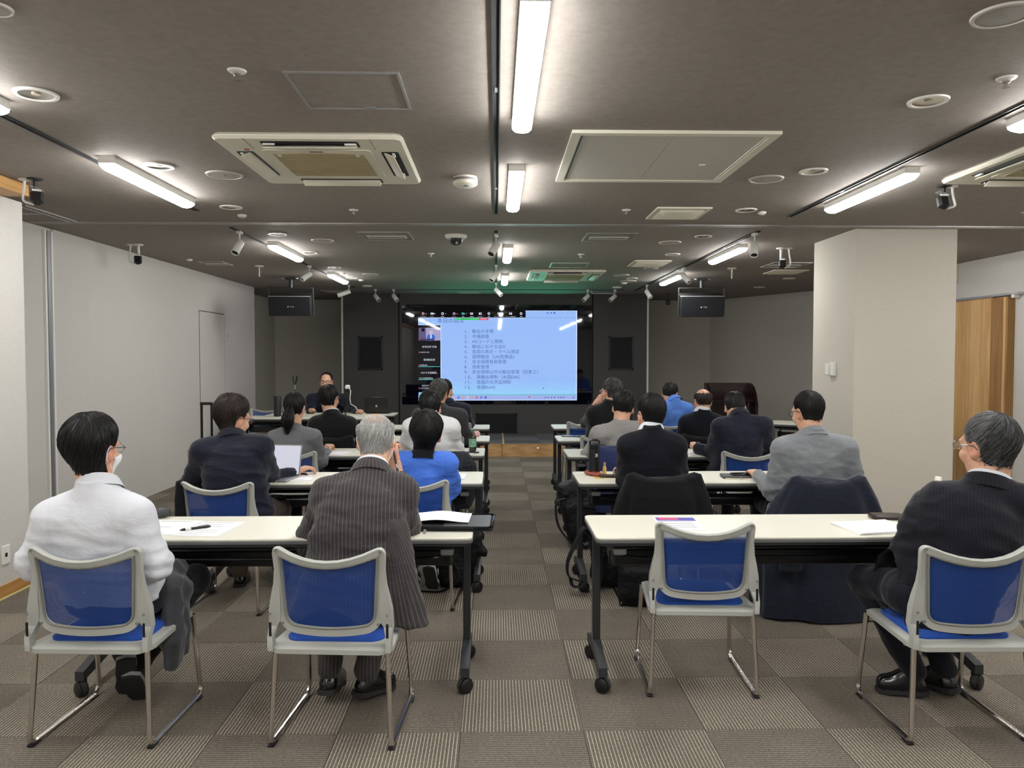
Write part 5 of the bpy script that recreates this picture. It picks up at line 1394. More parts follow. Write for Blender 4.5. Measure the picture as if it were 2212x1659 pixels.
def make_hair(H, hp, parent, org, near=True, HF=None):
    kind = hp.get('m', 'black'); th = hp.get('th', .016); messy = hp.get('messy', .3); tmin = hp.get('bald', 0.0)
    seed = hp.get('seed', 1); r = np.random.default_rng(seed)
    tilt = hp.get('pole', .42)
    pole = nrm(V3(hp.get('px', 0), -tilt, .91)); fx = V3(1, 0, 0); fx = nrm(fx - pole * (fx @ pole)); fy = np.cross(pole, fx)   # fy ~ forward
    A = np.array([0, 45, 62, 74, 82, 90, 102, 111, 119, 135, 150, 180.]); fr = hp.get('front', 74); nape = hp.get('nape', 112) + 10; side = hp.get('side', 92)
    Tm = np.radians(np.array([fr, fr + 4, side - 2, side + 9, side + 9, side - 1, side + 3, side + 14, side + 28 + hp.get('low', 0), 124 + hp.get('low', 0), nape + 1, nape]))
    tmax = lambda ph: np.interp(np.degrees(np.abs((ph + PI) % (2 * PI) - PI)), A, Tm)
    cc = V3(0, -.014, .022)
    # radius of the real head and neck surface in every direction from the skull's centre
    nTt, nPt = 56, 72; tS = math.radians(150) / (nTt - 1)
    TG, PG = np.meshgrid(np.arange(nTt) * tS, np.arange(nPt) * 2 * PI / nPt, indexing='ij')
    DG = np.cos(TG)[..., None] * pole + np.sin(TG)[..., None] * (np.cos(PG)[..., None] * fy + np.sin(PG)[..., None] * fx)
    RT = np.full(TG.shape, .2); todo = np.ones(TG.shape, bool)
    for t_ in np.arange(.05, .2, .0025):
        q = ((H.c + ((cc + DG * t_) * H.s) @ H.R.T) - HF.lo) / HF.h
        i_ = np.clip(np.floor(q).astype(int), 0, HF.n - 2); f_ = np.clip(q - i_, 0, 1); v_ = 0
        for c_ in np.ndindex(2, 2, 2):
            w_ = np.prod([f_[..., k] if c_[k] else 1 - f_[..., k] for k in range(3)], axis=0)
            v_ = v_ + w_ * HF.F[i_[..., 0] + c_[0], i_[..., 1] + c_[1], i_[..., 2] + c_[2]]
        hit = todo & (v_ > 0); RT[hit] = t_ - .001; todo &= ~hit
    RT = np.minimum(RT, .145)
    def srf(th_, ph, lift, rel=None):
        d = np.cos(th_)[..., None] * pole + np.sin(th_)[..., None] * (np.cos(ph)[..., None] * fy + np.sin(ph)[..., None] * fx)
        ti = np.clip(th_ / tS, 0, nTt - 1.001); pi = ((ph % (2 * PI)) / (2 * PI)) * nPt
        t0 = ti.astype(int); p0 = pi.astype(int) % nPt; a_, b_ = ti - t0, pi - np.floor(pi); p1 = (p0 + 1) % nPt
        rr = (RT[t0, p0] * (1 - b_) + RT[t0, p1] * b_) * (1 - a_) + (RT[t0 + 1, p0] * (1 - b_) + RT[t0 + 1, p1] * b_) * a_
        return cc + d * (rr + lift)[..., None]
    def body(th_, ph):
        rel = np.clip((th_ - tmin) / (tmax(ph) - tmin), 0, 1)
        e = (1 - rel ** 3.5) * (np.clip(rel * 3.2, .0, 1) ** .7 if tmin > 0 else 1)
        d = np.cos(th_)[..., None] * pole + np.sin(th_)[..., None] * (np.cos(ph)[..., None] * fy + np.sin(ph)[..., None] * fx)
        cl = wav(np.stack([np.cos(ph) * 2.2, np.sin(ph) * 2.2, th_ * .7], -1).reshape(-1, 3), seed, 1.3).reshape(ph.shape)
        topf = 1 + .35 * hp.get('top', 0) * np.clip(d[..., 2], 0, 1)
        backf = 1 + hp.get('back', 0) * np.clip(-d[..., 1], 0, 1)
        sd_ = 1 - hp.get('taper', .6) * np.clip((rel - .45) / .55, 0, 1)
        return .002 - (.006 * np.clip(1 - rel * 6, 0, 1) if tmin > 0 else 0) + th * e * topf * backf * sd_ * (1 + .22 * (messy + .2) * cl)
    nP, nT = (72, 26) if near else (40, 16)
    PH, TT = np.meshgrid(np.linspace(0, 2 * PI, nP, endpoint=False), np.linspace(0, 1, nT), indexing='ij')
    TH = tmin + .01 + (tmax(PH) + .02 * np.sin(PH * 23 + seed) - tmin - .01) * TT
    P = srf(TH, PH, body(TH, PH))
    rimP = srf(TH[:, -1], PH[:, -1], np.full(nP, -.006))
    P = np.concatenate([P, rimP[:, None]], 1); K = nT + 1
    i, j = np.meshgrid(np.arange(nP), np.arange(K - 1), indexing='ij'); i2 = (i + 1) % nP
    Q = np.stack([i * K + j, i * K + j + 1, i2 * K + j + 1, i2 * K + j], -1).reshape(-1, 4)
    capV, capT = P.reshape(-1, 3), np.clip(hp.get('cap', .2) + .15 * r.normal(size=nP * K), 0, .6)
    if hp.get('whitecap'): capT = np.clip(.62 + .15 * r.normal(size=nP * K), 0, 1)
    # strands
    N = int(hp.get('n', 900 if near else 420) * (1.5 if near else 1)); Ks = 7
    ph0 = r.uniform(0, 2 * PI, N); u0 = r.uniform(0, 1, N) ** .8
    tm = tmax(ph0); t0 = tmin + (tm - tmin) * u0 * .92 - (r.uniform(0, .3, N) * (u0 < .3) if tmin > 0 else 0); ln = r.uniform(.35, .75, N) * hp.get('len', 1.0)
    uu = np.linspace(0, 1, Ks)
    TH = t0[:, None] + ln[:, None] * uu; TH = np.minimum(TH, (tm * (1 + .035 * r.uniform(-1, 1, N)))[:, None] + .0)
    swirl = hp.get('swirl', .25)
    PHs = ph0[:, None] + swirl * (uu * ln[:, None]) / np.maximum(np.sin(np.clip(TH, .25, 2)), .3) * (1 + 0 * TH) + messy * .35 * r.normal(size=(N, 1)) * uu
    lift = body(TH, PHs) + r.uniform(-.001, .0025, (N, 1)) + messy * .006 * np.abs(r.normal(size=(N, 1))) * uu ** 2
    S_ = srf(TH, PHs, lift)
    if hp.get('tuft'):      # a few locks sticking out at the crown
        m = r.uniform(size=N) < hp['tuft']; S_[m] += (nrm(V3(-.3, -.3, 1)) * .02)[None, None] * (uu ** 2)[None, :, None] * r.uniform(.3, 1.2, (m.sum(), 1, 1))
    tone = np.clip(r.beta(1.2, 2.2, N) + hp.get('tone', 0), 0, 1)
    if hp.get('darknape'): 
        tone = tone * np.where((np.cos(ph0) < -.55) & (u0 > .62), .25, 1)
    if hp.get('greyside'): tone = np.clip(tone + .5 * (np.sin(ph0) < -.2) * (np.cos(ph0) > -.5), 0, 1)
    sV, sQ, sT = strand_mesh(S_, hp.get('w', .0021 if near else .003) * (.75 if near else 1), tone)
    parts = [(capV, Q, capT), (sV, sQ, sT)]
    if hp.get('thin'):      # sparse hair over a bald crown
        n2 = hp['thin']; ph = r.uniform(0, 2 * PI, n2); t_ = tmin * r.uniform(.1, 1.1, n2)[:, None] ** .5 + .45 * uu
        q = srf(np.minimum(t_, 1.6), ph[:, None] + .2 * uu + 0 * t_, .003 + .004 * uu + 0 * t_); parts.append(strand_mesh(q, .0011, np.clip(r.uniform(.4, 1, n2), 0, 1)))
    Vs, Qs, Ts, o = [], [], [], 0
    for v, q, t_ in parts: Vs.append(v); Qs.append(q + o); Ts.append(t_); o += len(v)
    V = np.concatenate(Vs); V = H.c + (V * H.s) @ H.R.T
    me = np_mesh('hair', V - org, np.concatenate(Qs), HM[kind]); attr(me, 'tone', np.concatenate(Ts))
    ob = link('hair', me, parent)
    if hp.get('ponytail'):
        m = []; N = 260; r2 = np.random.default_rng(5)
        a = r2.uniform(0, 2 * PI, N); q = np.sqrt(r2.uniform(0, 1, N))
        u = np.linspace(0, 1, 10)
        ctr = np.stack([-.004 - .012 * u, -.118 - .030 * np.sin(u * PI) + .004 * u, -.005 - .22 * u], -1)
        wid = .014 + .040 * np.sin(np.clip(u * .95 + .05, 0, 1) * PI) ** .8 * (1 - .15 * u)
        P_ = ctr[None] + wid[None, :, None] * (q[:, None, None] * np.stack([np.cos(a), .75 * np.sin(a), 0 * a], -1)[:, None]) + .004 * r2.normal(size=(N, 1, 3)) * u[None, :, None]
        v, qd, tt = strand_mesh(P_, .0042, np.clip(r2.beta(1.2, 2.2, N), 0, 1)); v = H.c + (v * H.s) @ H.R.T
        me = np_mesh('ponytail', v - org, qd, HM[kind]); attr(me, 'tone', tt); link('ponytail', me, parent)
        MB().tube([Vector(H.w(-.004 + .019 * math.cos(x), -.118 + .006 * math.sin(x), -.008 + .019 * math.sin(x)) - org) for x in [2 * PI * k / 12 for k in range(12)]], .006, 6, loop=True).build('hair_tie', M_blkmat, parent)
    return ob
def make_glasses(H, parent, org, m, thick=.0018):
    Mw = Matrix.Translation(-Vector(org)) @ H.M(); b = MB()
    for sx in (-1, 1):
        c = Vector((sx * .033, .108, .001)); pts = [c + Vector((.0245 * math.cos(a) * (1 if abs(math.cos(a)) < .7 else .97), -.006 * abs(math.cos(a)) if sx * math.cos(a) > 0 else 0, .0175 * math.sin(a))) for a in [2 * PI * k / 18 for k in range(18)]]
        b.tube(pts, thick, 6, loop=True, M=Mw)
        b.tube([(sx * .058, .101, .004), (sx * .076, .085, .006), (sx * .086, .01, .006), (sx * .087, -.018, .004), (sx * .084, -.03, -.012)], thick, 6, M=Mw)
    b.tube([(-.0095, .109, .005), (0, .112, .008), (.0095, .109, .005)], thick, 6, M=Mw)
    g = b.build('glasses', m, parent)
    l_ = MB()
    for sx in (-1, 1):
        n = 14; l_.add([(sx * .033 + .0235 * math.cos(2 * PI * k / n), .107 - .002 * abs(math.cos(2 * PI * k / n)), .001 + .0165 * math.sin(2 * PI * k / n)) for k in range(n)], [tuple(range(n))], Mw)
    l_.build('glasses_lens', M_lens, g, sharp=0)
def make_mask(H, parent, org):
    F = Fld(H.c - .15, H.c + .15, .006); head_sdf(F, H)
    F.F -= .0068
    X, Y, Z = np.meshgrid(*F.ax, indexing='ij'); L = np.stack([X, Y, Z], -1) - H.c.astype(np.float32); L = L @ H.R.astype(np.float32) / H.s
    reg = np.maximum(np.maximum(.036 - L[..., 1] + .0 * L[..., 2], L[..., 2] + .012 + .25 * (.11 - L[..., 1])), -.13 - L[..., 2])
    F.F = np.maximum(np.maximum(F.F, reg), -(F.F + .008)).astype(np.float32)
    m = surf(F, 'face_mask', M_mask, parent, org)
    b = MB(); Mw = Matrix.Translation(-Vector(org)) @ H.M()
    for sx in (-1, 1):
        b.tube([(sx * .06, .045, -.035), (sx * .076, .012, -.004), (sx * .083, -.018, .014), (sx * .086, -.036, -.008), (sx * .08, -.028, -.04), (sx * .064, .03, -.075)], .002, 5, M=Mw)
    b.build('ear_loop', M_mask, m)

def person(label, near, dy,  neck, head, hang, shl, shr, pel, el, er, wl_, wr, knees=None, ankles=None, top='navy', legs=None, hair=None, bulk=1.0, glasses=None, mask=False, collar=None, shirt=None, sleeve=1.0,
           hem=.40, hsc=1.0, shoes='black', hand_l=None, hand_r=None, fold_a=1.0, bulge=.03, h=None, cw=None, tail=None, seed=0, lapel=True, name='person', legR=1.0):
    P = lambda q: np.array(onY(q[0], q[1], q[2] + dy), np.float64) if len(q) == 3 else np.array(q[1:], np.float64)
    neck, head, shl, shr, el, er, wl_, wr = map(P, (neck, head, shl, shr, el, er, wl_, wr))
    pel = V3(*pel); org = V3(pel[0], pel[1], 0)
    root = thing(name, label, 'person', tuple(org))
    H = Head(head, *hang, hsc)
    latT = nrm(shr - shl); fwd = nrm(np.cross(V3(0, 0, 1), latT)); 
    ydir = nrm(np.cross(V3(0, 0, 1), latT * V3(1, 1, 0)))
    if knees is None:
        knees = [pel - latT * .09 + ydir * .44 + V3(0, 0, .0) - latT * .04, pel + latT * .09 + ydir * .44 + latT * .04]
    else: knees = [P(q) for q in knees]
    if ankles is None: ankles = [knees[i] * V3(1, 1, 0) - ydir * .02 + V3(0, 0, .085) for i in (0, 1)]
    else: ankles = [P(q) for q in ankles]
    hips = [pel - latT * .09, pel + latT * .09]
    allp = np.array([neck, head, shl, shr, el, er, wl_, wr, pel] + knees + ankles)
    hb = h or (.0072 if near else .010); hc = .0105 if near else .014
    # ---------- body: one continuous skin surface
    lo, hi = allp.min(0) - .2, allp.max(0) + .2; lo[2] = max(lo[2], 0)
    F = Fld(lo, hi, hb)
    head_sdf(F, H, hang[3] if len(hang) > 3 else 1.0)
    F.rc(neck - fwd * -.012 - V3(0, 0, .03), H.w(0, -.022, -.035), .060 * hsc, .054 * hsc, .03)
    F.rc(H.w(0, -.02, -.03), neck + fwd * .03 - V3(0, 0, .05), .05 * hsc, .06, .03)
    F.rc(pel - fwd * .01, neck - V3(0, 0, .14) - fwd * .005, .085, .062, .05)
    for sh, e_, w_, s_ in ((shl, el, wl_, -1), (shr, er, wr, 1)):
        F.rc(neck - V3(0, 0, .09) + fwd * .01, sh, .04, .038, .03); F.rc(sh, e_, .043, .036, .02); F.rc(e_, w_, .037, .026, .02)
        hp_ = hand_l if s_ < 0 else hand_r
        d = w_ - e_; up = V3(0, 0, 1); cu, tb = .45, .5; hs = 1.0
        if hp_: d = P(hp_['to']) - w_ if 'to' in hp_ else d; up = V3(*hp_.get('up', up)); cu = hp_.get('curl', cu); hs = hp_.get('s', 1.0)
        if abs(nrm(d) @ nrm(up)) > .95: up = ydir
        hand(F, w_ + nrm(d) * .008, d, up, -1 if s_ > 0 else 1, cu, s=hs)
    for i in (0, 1):
        F.rc(hips[i], knees[i], .07 * legR, .05 * legR, .03); F.rc(knees[i], ankles[i], .048 * legR, .034, .02)
        F.rc(ankles[i], ankles[i] + ydir * .035 - V3(0, 0, .03), .032, .026, .02)
    def flush(V):
        L = (V - H.c) @ H.R / H.s
        lip = np.clip(1.3 - np.sqrt((L[:, 0] / .026) ** 2 + ((L[:, 1] - .09) / .02) ** 2 + ((L[:, 2] + .07) / .014) ** 2), 0, .8)
        ear = np.clip((np.abs(L[:, 0]) - .074) / .012, 0, .45) * (np.abs(L[:, 2] + .01) < .05)
        return np.maximum(lip, ear)
    surf(F, 'body', M_skin, root, org, None, {'flush': flush})
    eb = Matrix.Translation(-Vector(org)) @ H.M()
    for sx in (-1, 1):
        ey = MB().lathe([(.0108 * math.sin(a), -.0108 * math.cos(a)) for a in [PI * k / 8 for k in range(9)]], 12, c=(0, 0, 0), M=eb @ Matrix.Translation((sx * .031, .078, .003)), caps=False).build('eye', M_eye, root)
        MB().lathe([(.0, .0111), (.0055, .0104), (.0056, .0092)], 10, M=eb @ frame((sx * .031, .078, .003), (0, 1, -.15)), caps=False).build('iris', M_iris, ey)
        for q_, aa_ in (((0, .62, .8), 1.16), ((0, .55, -.85), 1.0)):
            MB().lathe([(.0117 * math.sin(a), .0117 * math.cos(a)) for a in [aa_ * k / 5 for k in range(6)]], 12, M=eb @ frame((sx * .031, .078, .003), q_), caps=False).build('eyelid', M_skin, ey)
        if near or name == 'person' and hair and hair.get('brow', True):
            MB().tube([(sx * .014, .096, .022), (sx * .03, .0985, .028), (sx * .05, .083, .024)], [.002, .0034, .0016], 6, M=eb, flat=.6).build('eyebrow', HM[hair.get('m', 'black')] if hair else M_blk, root)
    # ---------- trousers
    F = Fld(np.minimum(np.array(knees + ankles + [pel]).min(0) - .16, lo), np.array(knees + ankles + [pel]).max(0) + .18, hc * 1.1)
    F.el(pel + V3(0, 0, .0), (.185 * bulk, .13, .11), None, .0)
    for i in (0, 1):
        F.rc(hips[i], knees[i], .088 * legR, .066 * legR, .05); F.rc(knees[i], ankles[i] + V3(0, 0, .015), .064 * legR, .055 * legR, .03)
    lm = CM[legs] if isinstance(legs, str) else (legs or M_trouser)
    surf(F, 'trousers', lm, root, org, lambda V: (.004 * fold(V, seed + 3, 14, (1, 1, .7)) if near else 0 * V[:, 0]), {'stripe': lambda V: (V - pel) @ latT})
    # ---------- shoes
    for i in (0, 1):
        a = ankles[i]; kd = nrm((a - knees[i])); fd = ydir.copy()
        sp = shoes if isinstance(shoes, dict) else {}
        if 'dir' in sp: fd = nrm(V3(*sp['dir'][i]))
        pt = sp.get('pitch', (0, 0))[i]
        Rz = Matrix((Vector(np.cross(fd, V3(0, 0, 1))), Vector(fd), Vector((0, 0, 1)))).transposed()
        Rm = np.array(Rz @ Matrix.Rotation(-pt, 3, 'X'))
        w = lambda x, y, z: a + Rm @ V3(x, y, z)
        hh = .0065 if near else .012
        G = Fld(a - .25, a + .25, hh)
        G.bx(w(0, .055, -.052), (.040, .105, .04), Rm, .035, .0, 'u'); G.rc(w(0, .02, 0), w(0, .1, -.045), .04, .036, .02); G.rc(w(0, 0, .03), w(0, 0, -.03), .036, .038, .015)
        G.el(w(0, -.0, .055), (.026, .03, .02), Rm, .008, 's'); G.bx(w(0, .05, -.12), (.08, .2, .04), Rm, .002, .0, 's')
        sm = sp.get('m', M_leather)
        so = surf(G, 'shoe', sm, root, org)
        q = MB(); cols = [(-.036, -.05), (-.04, 0), (-.037, .06), (-.043, .11), (-.03, .15), (0, .165), (.03, .15), (.043, .11), (.037, .06), (.04, 0), (.036, -.05), (0, -.06)]
        if near:
            Mw = Matrix([list(x) for x in Rm]).to_4x4(); Mw.translation = Vector(a - org)
            q.prism([(x * 1.03, y) for x, y in cols], -.085, -.068 + .004, M=Mw); q.build('sole', sp.get('sole', M_sole), so, sharp=50)
            if sp.get('mid'):
                MB().prism([(x * 1.05, y * 1.01) for x, y in cols], -.072, -.055, M=Mw).build('midsole', sp['mid'], so, sharp=50)
                for sx in (-1, 1): MB().box((sx * .0405, .035, -.03), (.004, .05, .022), M=Mw).build('side_patch', sp['mid'], so, sharp=0)
            for k in range(3): MB().tube([(-.02, .05 + k * .018, -.002 - k * .012), (0, .052 + k * .018, .008 - k * .012), (.02, .05 + k * .018, -.002 - k * .012)], .003, 5, M=Mw).build('lace', M_blkmat, so)
    # ---------- top garment
    up = neck - pel; Lup = float(np.linalg.norm(up)); ax = up / Lup
    bk = -nrm(fwd - ax * (fwd @ ax))
    lo2 = np.minimum(lo, pel - .32); hi2 = np.maximum(hi, neck + .12); lo2[2] = hem - .06; hi2[2] = neck[2] + .13
    hi2 = np.minimum(hi2, np.array([shl, shr, el, er, wl_, wr, pel, neck]).max(0) + .16); lo2 = np.maximum(lo2, np.minimum(np.array([shl, shr, el, er, wl_, wr, pel, neck]).min(0) - .16, [9, 9, hem - .05]))
    hi2[2] = max(hi2[2], neck[2] + .1)
    F = Fld(lo2, hi2, hc)
    tt = np.array([-.25, 0, .2, .45, .7, .85, .95, 1.02, 1.1]); shw = float(np.linalg.norm(shr - shl)) / 2
    aa = np.array([.195 * bulk, .185 * bulk, .172 * bulk, .178 * bulk, max(.17 * bulk, shw * .95), shw * .90, shw * .46, .07, .055]); bb = np.array([.145, .14, .125, .125, .12, .108, .085, .07, .055]) * (bulk * .5 + .5)
    lat0 = latT
    def torso(X, Y, Z):
        px, py, pz = X - pel[0], Y - pel[1], Z - pel[2]
        t = (px * ax[0] + py * ax[1] + pz * ax[2]) / Lup; tc = np.clip(t, -.3, 1.1)
        ofs = bulge * 4 * np.clip(tc, 0, 1) * (1 - np.clip(tc, 0, 1)) + .0
        qx, qy, qz = px - tc * up[0] - bk[0] * ofs, py - tc * up[1] - bk[1] * ofs, pz - tc * up[2] - bk[2] * ofs
        u = qx * lat0[0] + qy * lat0[1] + qz * lat0[2]; v = qx * bk[0] + qy * bk[1] + qz * bk[2]
        a = np.interp(tc, tt, aa).astype(np.float32); b = np.interp(tc, tt, bb).astype(np.float32)
        d = ((np.abs(u / a) ** 2.5 + np.abs(v / b) ** 2.5) ** .4 - 1) * np.minimum(a, b)
        return np.maximum(d, (np.abs(t - .4) - .72) * Lup * .9)
    F.put(torso, lo2, hi2, .0)
    ar = .060 * (bulk * .5 + .5) * sleeve
    for sh, e_, w_ in ((shl, el, wl_), (shr, er, wr)):
        F.rc(neck - V3(0, 0, .050) + fwd * .01, sh, .050, ar * .90, .05)
        F.rc(neck - V3(0, 0, .038) + fwd * .005, neck * .4 + sh * .6 + V3(0, 0, .0), .052, .050, .05)
        F.rc(sh - V3(0, 0, .012) - latT * (.008 if sh is shr else -.008), e_, ar * .98, ar * .86, .055)
        if cw != 'none':
            f = .93 if cw is None else cw
            F.rc(e_, e_ + (w_ - e_) * f, ar * .86, ar * (.62 if f > .8 else .8), .02)
            if f < .8: F.rc(e_ + (w_ - e_) * (f - .06), e_ + (w_ - e_) * (f + .02), ar * .92, ar * .9, .01)
            F.rc(e_ + (w_ - e_) * (f + .09), e_ + (w_ - e_) * (f + .3), ar * .6, ar * .6, .006, 's') if f > .8 else None
    if tail is not None:
        for a, b, r0, r1 in tail: F.rc(P(a), P(b), r0, r1, .05)
    # neck opening
    F.rc(neck + fwd * .02 - V3(0, 0, .01), H.w(0, -.01, -.05), .062 * hsc, .068 * hsc, .008, 's')
    F.put(lambda X, Y, Z: (Z - hem) + 0 * X + 0 * Y, (lo2[0], lo2[1], lo2[2]), (hi2[0], hi2[1], hem), 0.012, 's')
    arms = ((shl, el), (el, wl_), (shr, er), (er, wr))
    def armd(V):
        best = np.full(len(V), 9.); ang = np.zeros(len(V))
        for a, b in arms:
            ab = b - a; t = np.clip(((V - a) @ ab) / (ab @ ab), 0, 1); q = V - a - t[:, None] * ab; d = np.linalg.norm(q, axis=1)
            e1 = nrm(np.cross(ab, latT + V3(.01, .02, .03))); e2 = np.cross(nrm(ab), e1); g = np.arctan2(q @ e2, q @ e1) * .055
            m = d < best; best[m] = d[m]; ang[m] = g[m]
        return best, ang
    def stripe(V):
        d, g = armd(V); u = (V - pel) @ latT
        tq = np.minimum(np.linalg.norm(V - shl, axis=1), np.linalg.norm(V - shr, axis=1))
        return np.where((d < ar * 1.25) & (np.abs(u) > shw * .9) & (tq > ar * 1.4), g, u)
    def disp(V):
        d, g = armd(V); t = ((V - pel) @ ax) / Lup; u = (V - pel) @ latT
        out = .007 * fold(V, seed + 11, 11, (.8, .8, 1.7)) * np.clip(1.25 - t, .15, 1)
        out += .009 * fold(V, seed + 5, 9, (.5, .5, 2.0)) * np.exp(-((t - .38) / .22) ** 2)
        for e_ in (el, er): out += .006 * fold(V, seed + 7, 16) * np.exp(-(np.linalg.norm(V - e_, axis=1) / .10) ** 2)
        for s_, sg in ((shl, -1), (shr, 1)):
            ap = s_ - V3(0, 0, .11) - latT * sg * .03; out += .006 * fold(V, seed + 9, 13, (1.2, 1, .8)) * np.exp(-(np.linalg.norm(V - ap, axis=1) / .09) ** 2)
            sm_ = np.abs((V - s_) @ latT * sg + .018 - .12 * ((V - s_) @ ax) * 0); out -= .0025 * np.exp(-(sm_ / .006) ** 2) * (np.linalg.norm(V - s_, axis=1) < .16) * (lapel is not None)
        if lapel: out -= .0022 * np.exp(-(u / .0045) ** 2) * ((V - pel) @ bk > 0) * (t < .95)
        return out * fold_a
    gname = {'white': 'shirt', 'blue': 'shirt', 'cream': 'shirt', 'black': 'sweater', 'lgrey': 'jacket'}.get(top, 'jacket')
    surf(F, gname, CM[top], root, org, disp, {'stripe': stripe})
    # ---------- collars: bands round the neck
    def band(nm, m, r0, z0, z1, r1, tilt, open_=.0, th=.006):
        n = 40; rg = []
        hd = nrm(nrm(H.w(0, -.02, -.05) - neck) + V3(0, 0, .7)); c0 = neck + fwd * .022
        e1 = latT; e2 = nrm(np.cross(hd, e1)); e1 = np.cross(e2, hd)
        A_ = np.linspace(open_, 2 * PI - open_, n) - PI / 2 + PI
        r0 += .006; r1 += .004
        prof = [(r0, z0), (r1, z1), (r1 + th * .6, z1 + th * .6), (r1 + th * 1.3, z1 - th * .2), ((r0 + r1) / 2 + th * 2.0, (z0 + z1) / 2), (r0 + th * 2.8, z0 - .004)]
        rows = []
        for rr, zz in prof:
            row = []
            for a in A_:
                x, y = math.cos(a), math.sin(a)
                yy = y
                p = c0 + e1 * (x * rr * 1.02) + e2 * (yy * rr) + hd * (zz - tilt * yy * 1.0)
                row.append(Vector(p - org))
            rows.append(row)
        ob_ = MB().loft(rows, closed=False, caps=False).build(nm, m, root, sharp=60)
        attr(ob_.data, 'stripe', np.array([math.atan2(v_.co.x + org[0] - c0[0], -(v_.co.y + org[1] - c0[1])) * .075 for v_ in ob_.data.vertices]))
    if shirt and not near or shirt and 'navy' in top:
        G = Fld(neck - .22, neck + .2, .011); hz = nrm(fwd * V3(1, 1, 0))
        G.rc(neck + hz * .045 - V3(0, 0, .03), neck + hz * .075 - V3(0, 0, .22), .060, .055, .0)
        surf(G, 'shirt_front', CM[shirt], root, org)
        MB().tube([Vector(neck + hz * .112 - V3(0, 0, .04) - org), Vector(neck + hz * .128 - V3(0, 0, .08) - org), Vector(neck + hz * .132 - V3(0, 0, .2) - org)], [.014, .017, .024], 8, flat=.4).build('necktie', CM['navy'], root)
    if shirt: band('shirt_collar', CM[shirt] if isinstance(shirt, str) else shirt, .064 * hsc, .0, .040, .060 * hsc, .022, .35)
    if collar: band('jacket_collar', CM[collar], .073 * hsc, -.022, .022, .068 * hsc, .026, .55, .008)
    # ---------- head dressing
    if hair:
        HF = Fld(H.c - .2, H.c + .2, .007); head_sdf(HF, H, hang[3] if len(hang) > 3 else 1.0, False)
        HF.rc(neck - fwd * -.012 - V3(0, 0, .03), H.w(0, -.022, -.035), .060 * hsc, .054 * hsc, .03)
        HF.rc(H.w(0, -.02, -.03), neck + fwd * .03 - V3(0, 0, .05), .05 * hsc, .06, .03)
        make_hair(H, hair, root, org, near, HF)
    if glasses: make_glasses(H, root, org, glasses)
    if mask: make_mask(H, root, org)
    return root, H, org
# ---------------------------------------------------------------- the audience
M_khaki = fabric('brown_corduroy', S(88, 76, 66), .12)
M_jean = fabric('dark_navy_trousers', S(24, 26, 40), .12)
W = lambda x, y, z: ('w', x, y, z)
M_sneak = mat('black_sneaker', S(24, 24, 26), .6, bump=.3, bscale=300); M_ngrey = mat('sneaker_grey', S(170, 172, 174), .6); M_swhite = mat('sneaker_white', S(226, 226, 224), .5)
cast = []
def cast_person(*a, **k): cast.append(person(*a, **k)); return cast[-1]
# front row
cast_person('person in a white shirt with rolled sleeves and a face mask, black bowl-cut hair', True, 0.05, (208, 1058, 3.02), (202, 968, 3.07), (-10, 6, 2), (112, 1116, 3.0), (292, 1108, 3.0), (-1.60, 3.20, .53),
    (70, 1215, 2.99), (338, 1218, 3.0), W(-1.62, 3.28, .62), W(-1.50, 3.26, .62), [W(-1.72, 3.60, .50), W(-1.40, 3.52, .50)], [(272, 1412, 3.26), (296, 1438, 3.29)],
    top='white', bulk=1.12, glasses=M_rim_m, mask=True, shirt='white', sleeve=1.08, cw=.32, fold_a=.8, hem=.52, seed=1, lapel=False, hsc=1.06,
    shoes=dict(m=M_sneak, sole=M_sole, mid=M_ngrey, pitch=(1.05, .85), dir=[(-.45, .9, 0), (-.15, 1, 0)]),
    hair=dict(m='black', th=.027, messy=.12, front=92, side=99, nape=116, taper=.1, back=.15, low=9, seed=3, n=1300, swirl=.35, len=1.2))
cast_person('person with white hair and bald crown in a charcoal pinstripe suit, pen at the cheek', True, 0.06, (802, 1024, 3.26), (812, 950, 3.40), (6, 36, -3), (706, 1064, 3.22), (870, 1060, 3.24), (-.63, 3.18, .53),
    (668, 1168, 3.40), (880, 1142, 3.42), W(-.66, 3.62, .76), (858, 1016, 3.47), None, [(712, 1452, 3.30), (792, 1458, 3.30)],
    top='pin', legs='pin', bulk=1.06, glasses=M_rim_m, mask=True, shirt='white', collar='pin', sleeve=1.1, seed=2, hem=.44, bulge=.05,
    shoes=dict(pitch=(.12, .1), dir=[(.1, 1, 0), (.75, .8, 0)]), hand_r=dict(to=(838, 962, 3.47), up=(-.3, -.9, .2), curl=.8), cw=.8,
    hair=dict(m='white', th=.011, messy=.35, bald=.9, front=104, side=88, nape=112, taper=.2, seed=5, n=1500, thin=420, w=.0017, darknape=True, pole=.62, whitecap=True))
cast_person('person with grey hair and thin glasses in a dark suit, turned towards the display', True, 0.06, (2134, 1050, 3.04), (2134, 962, 3.08), (15, 5, -2), (2034, 1092, 3.16), (2250, 1092, 2.92), (1.85, 3.16, .53),
    (1972, 1182, 3.24), (2300, 1210, 2.95), W(1.90, 3.42, .60), W(1.98, 3.44, .60), [W(1.70, 3.44, .50), W(1.98, 3.60, .51)], [W(1.885, 3.34, .10), W(2.04, 3.37, .10)],
    top='dark', legs='dark', bulk=1.12, glasses=M_rim_m, shirt='white', collar='dark', sleeve=1.15, seed=4, hsc=1.12,
    shoes=dict(pitch=(.06, .15), dir=[(-1, .35, 0), (-.35, 1, 0)]),
    hair=dict(m='grey', th=.014, messy=.3, front=80, side=93, nape=112, low=4, seed=9, n=1500, greyside=True, swirl=.5, tone=-.12, cap=.08, w=.0018))
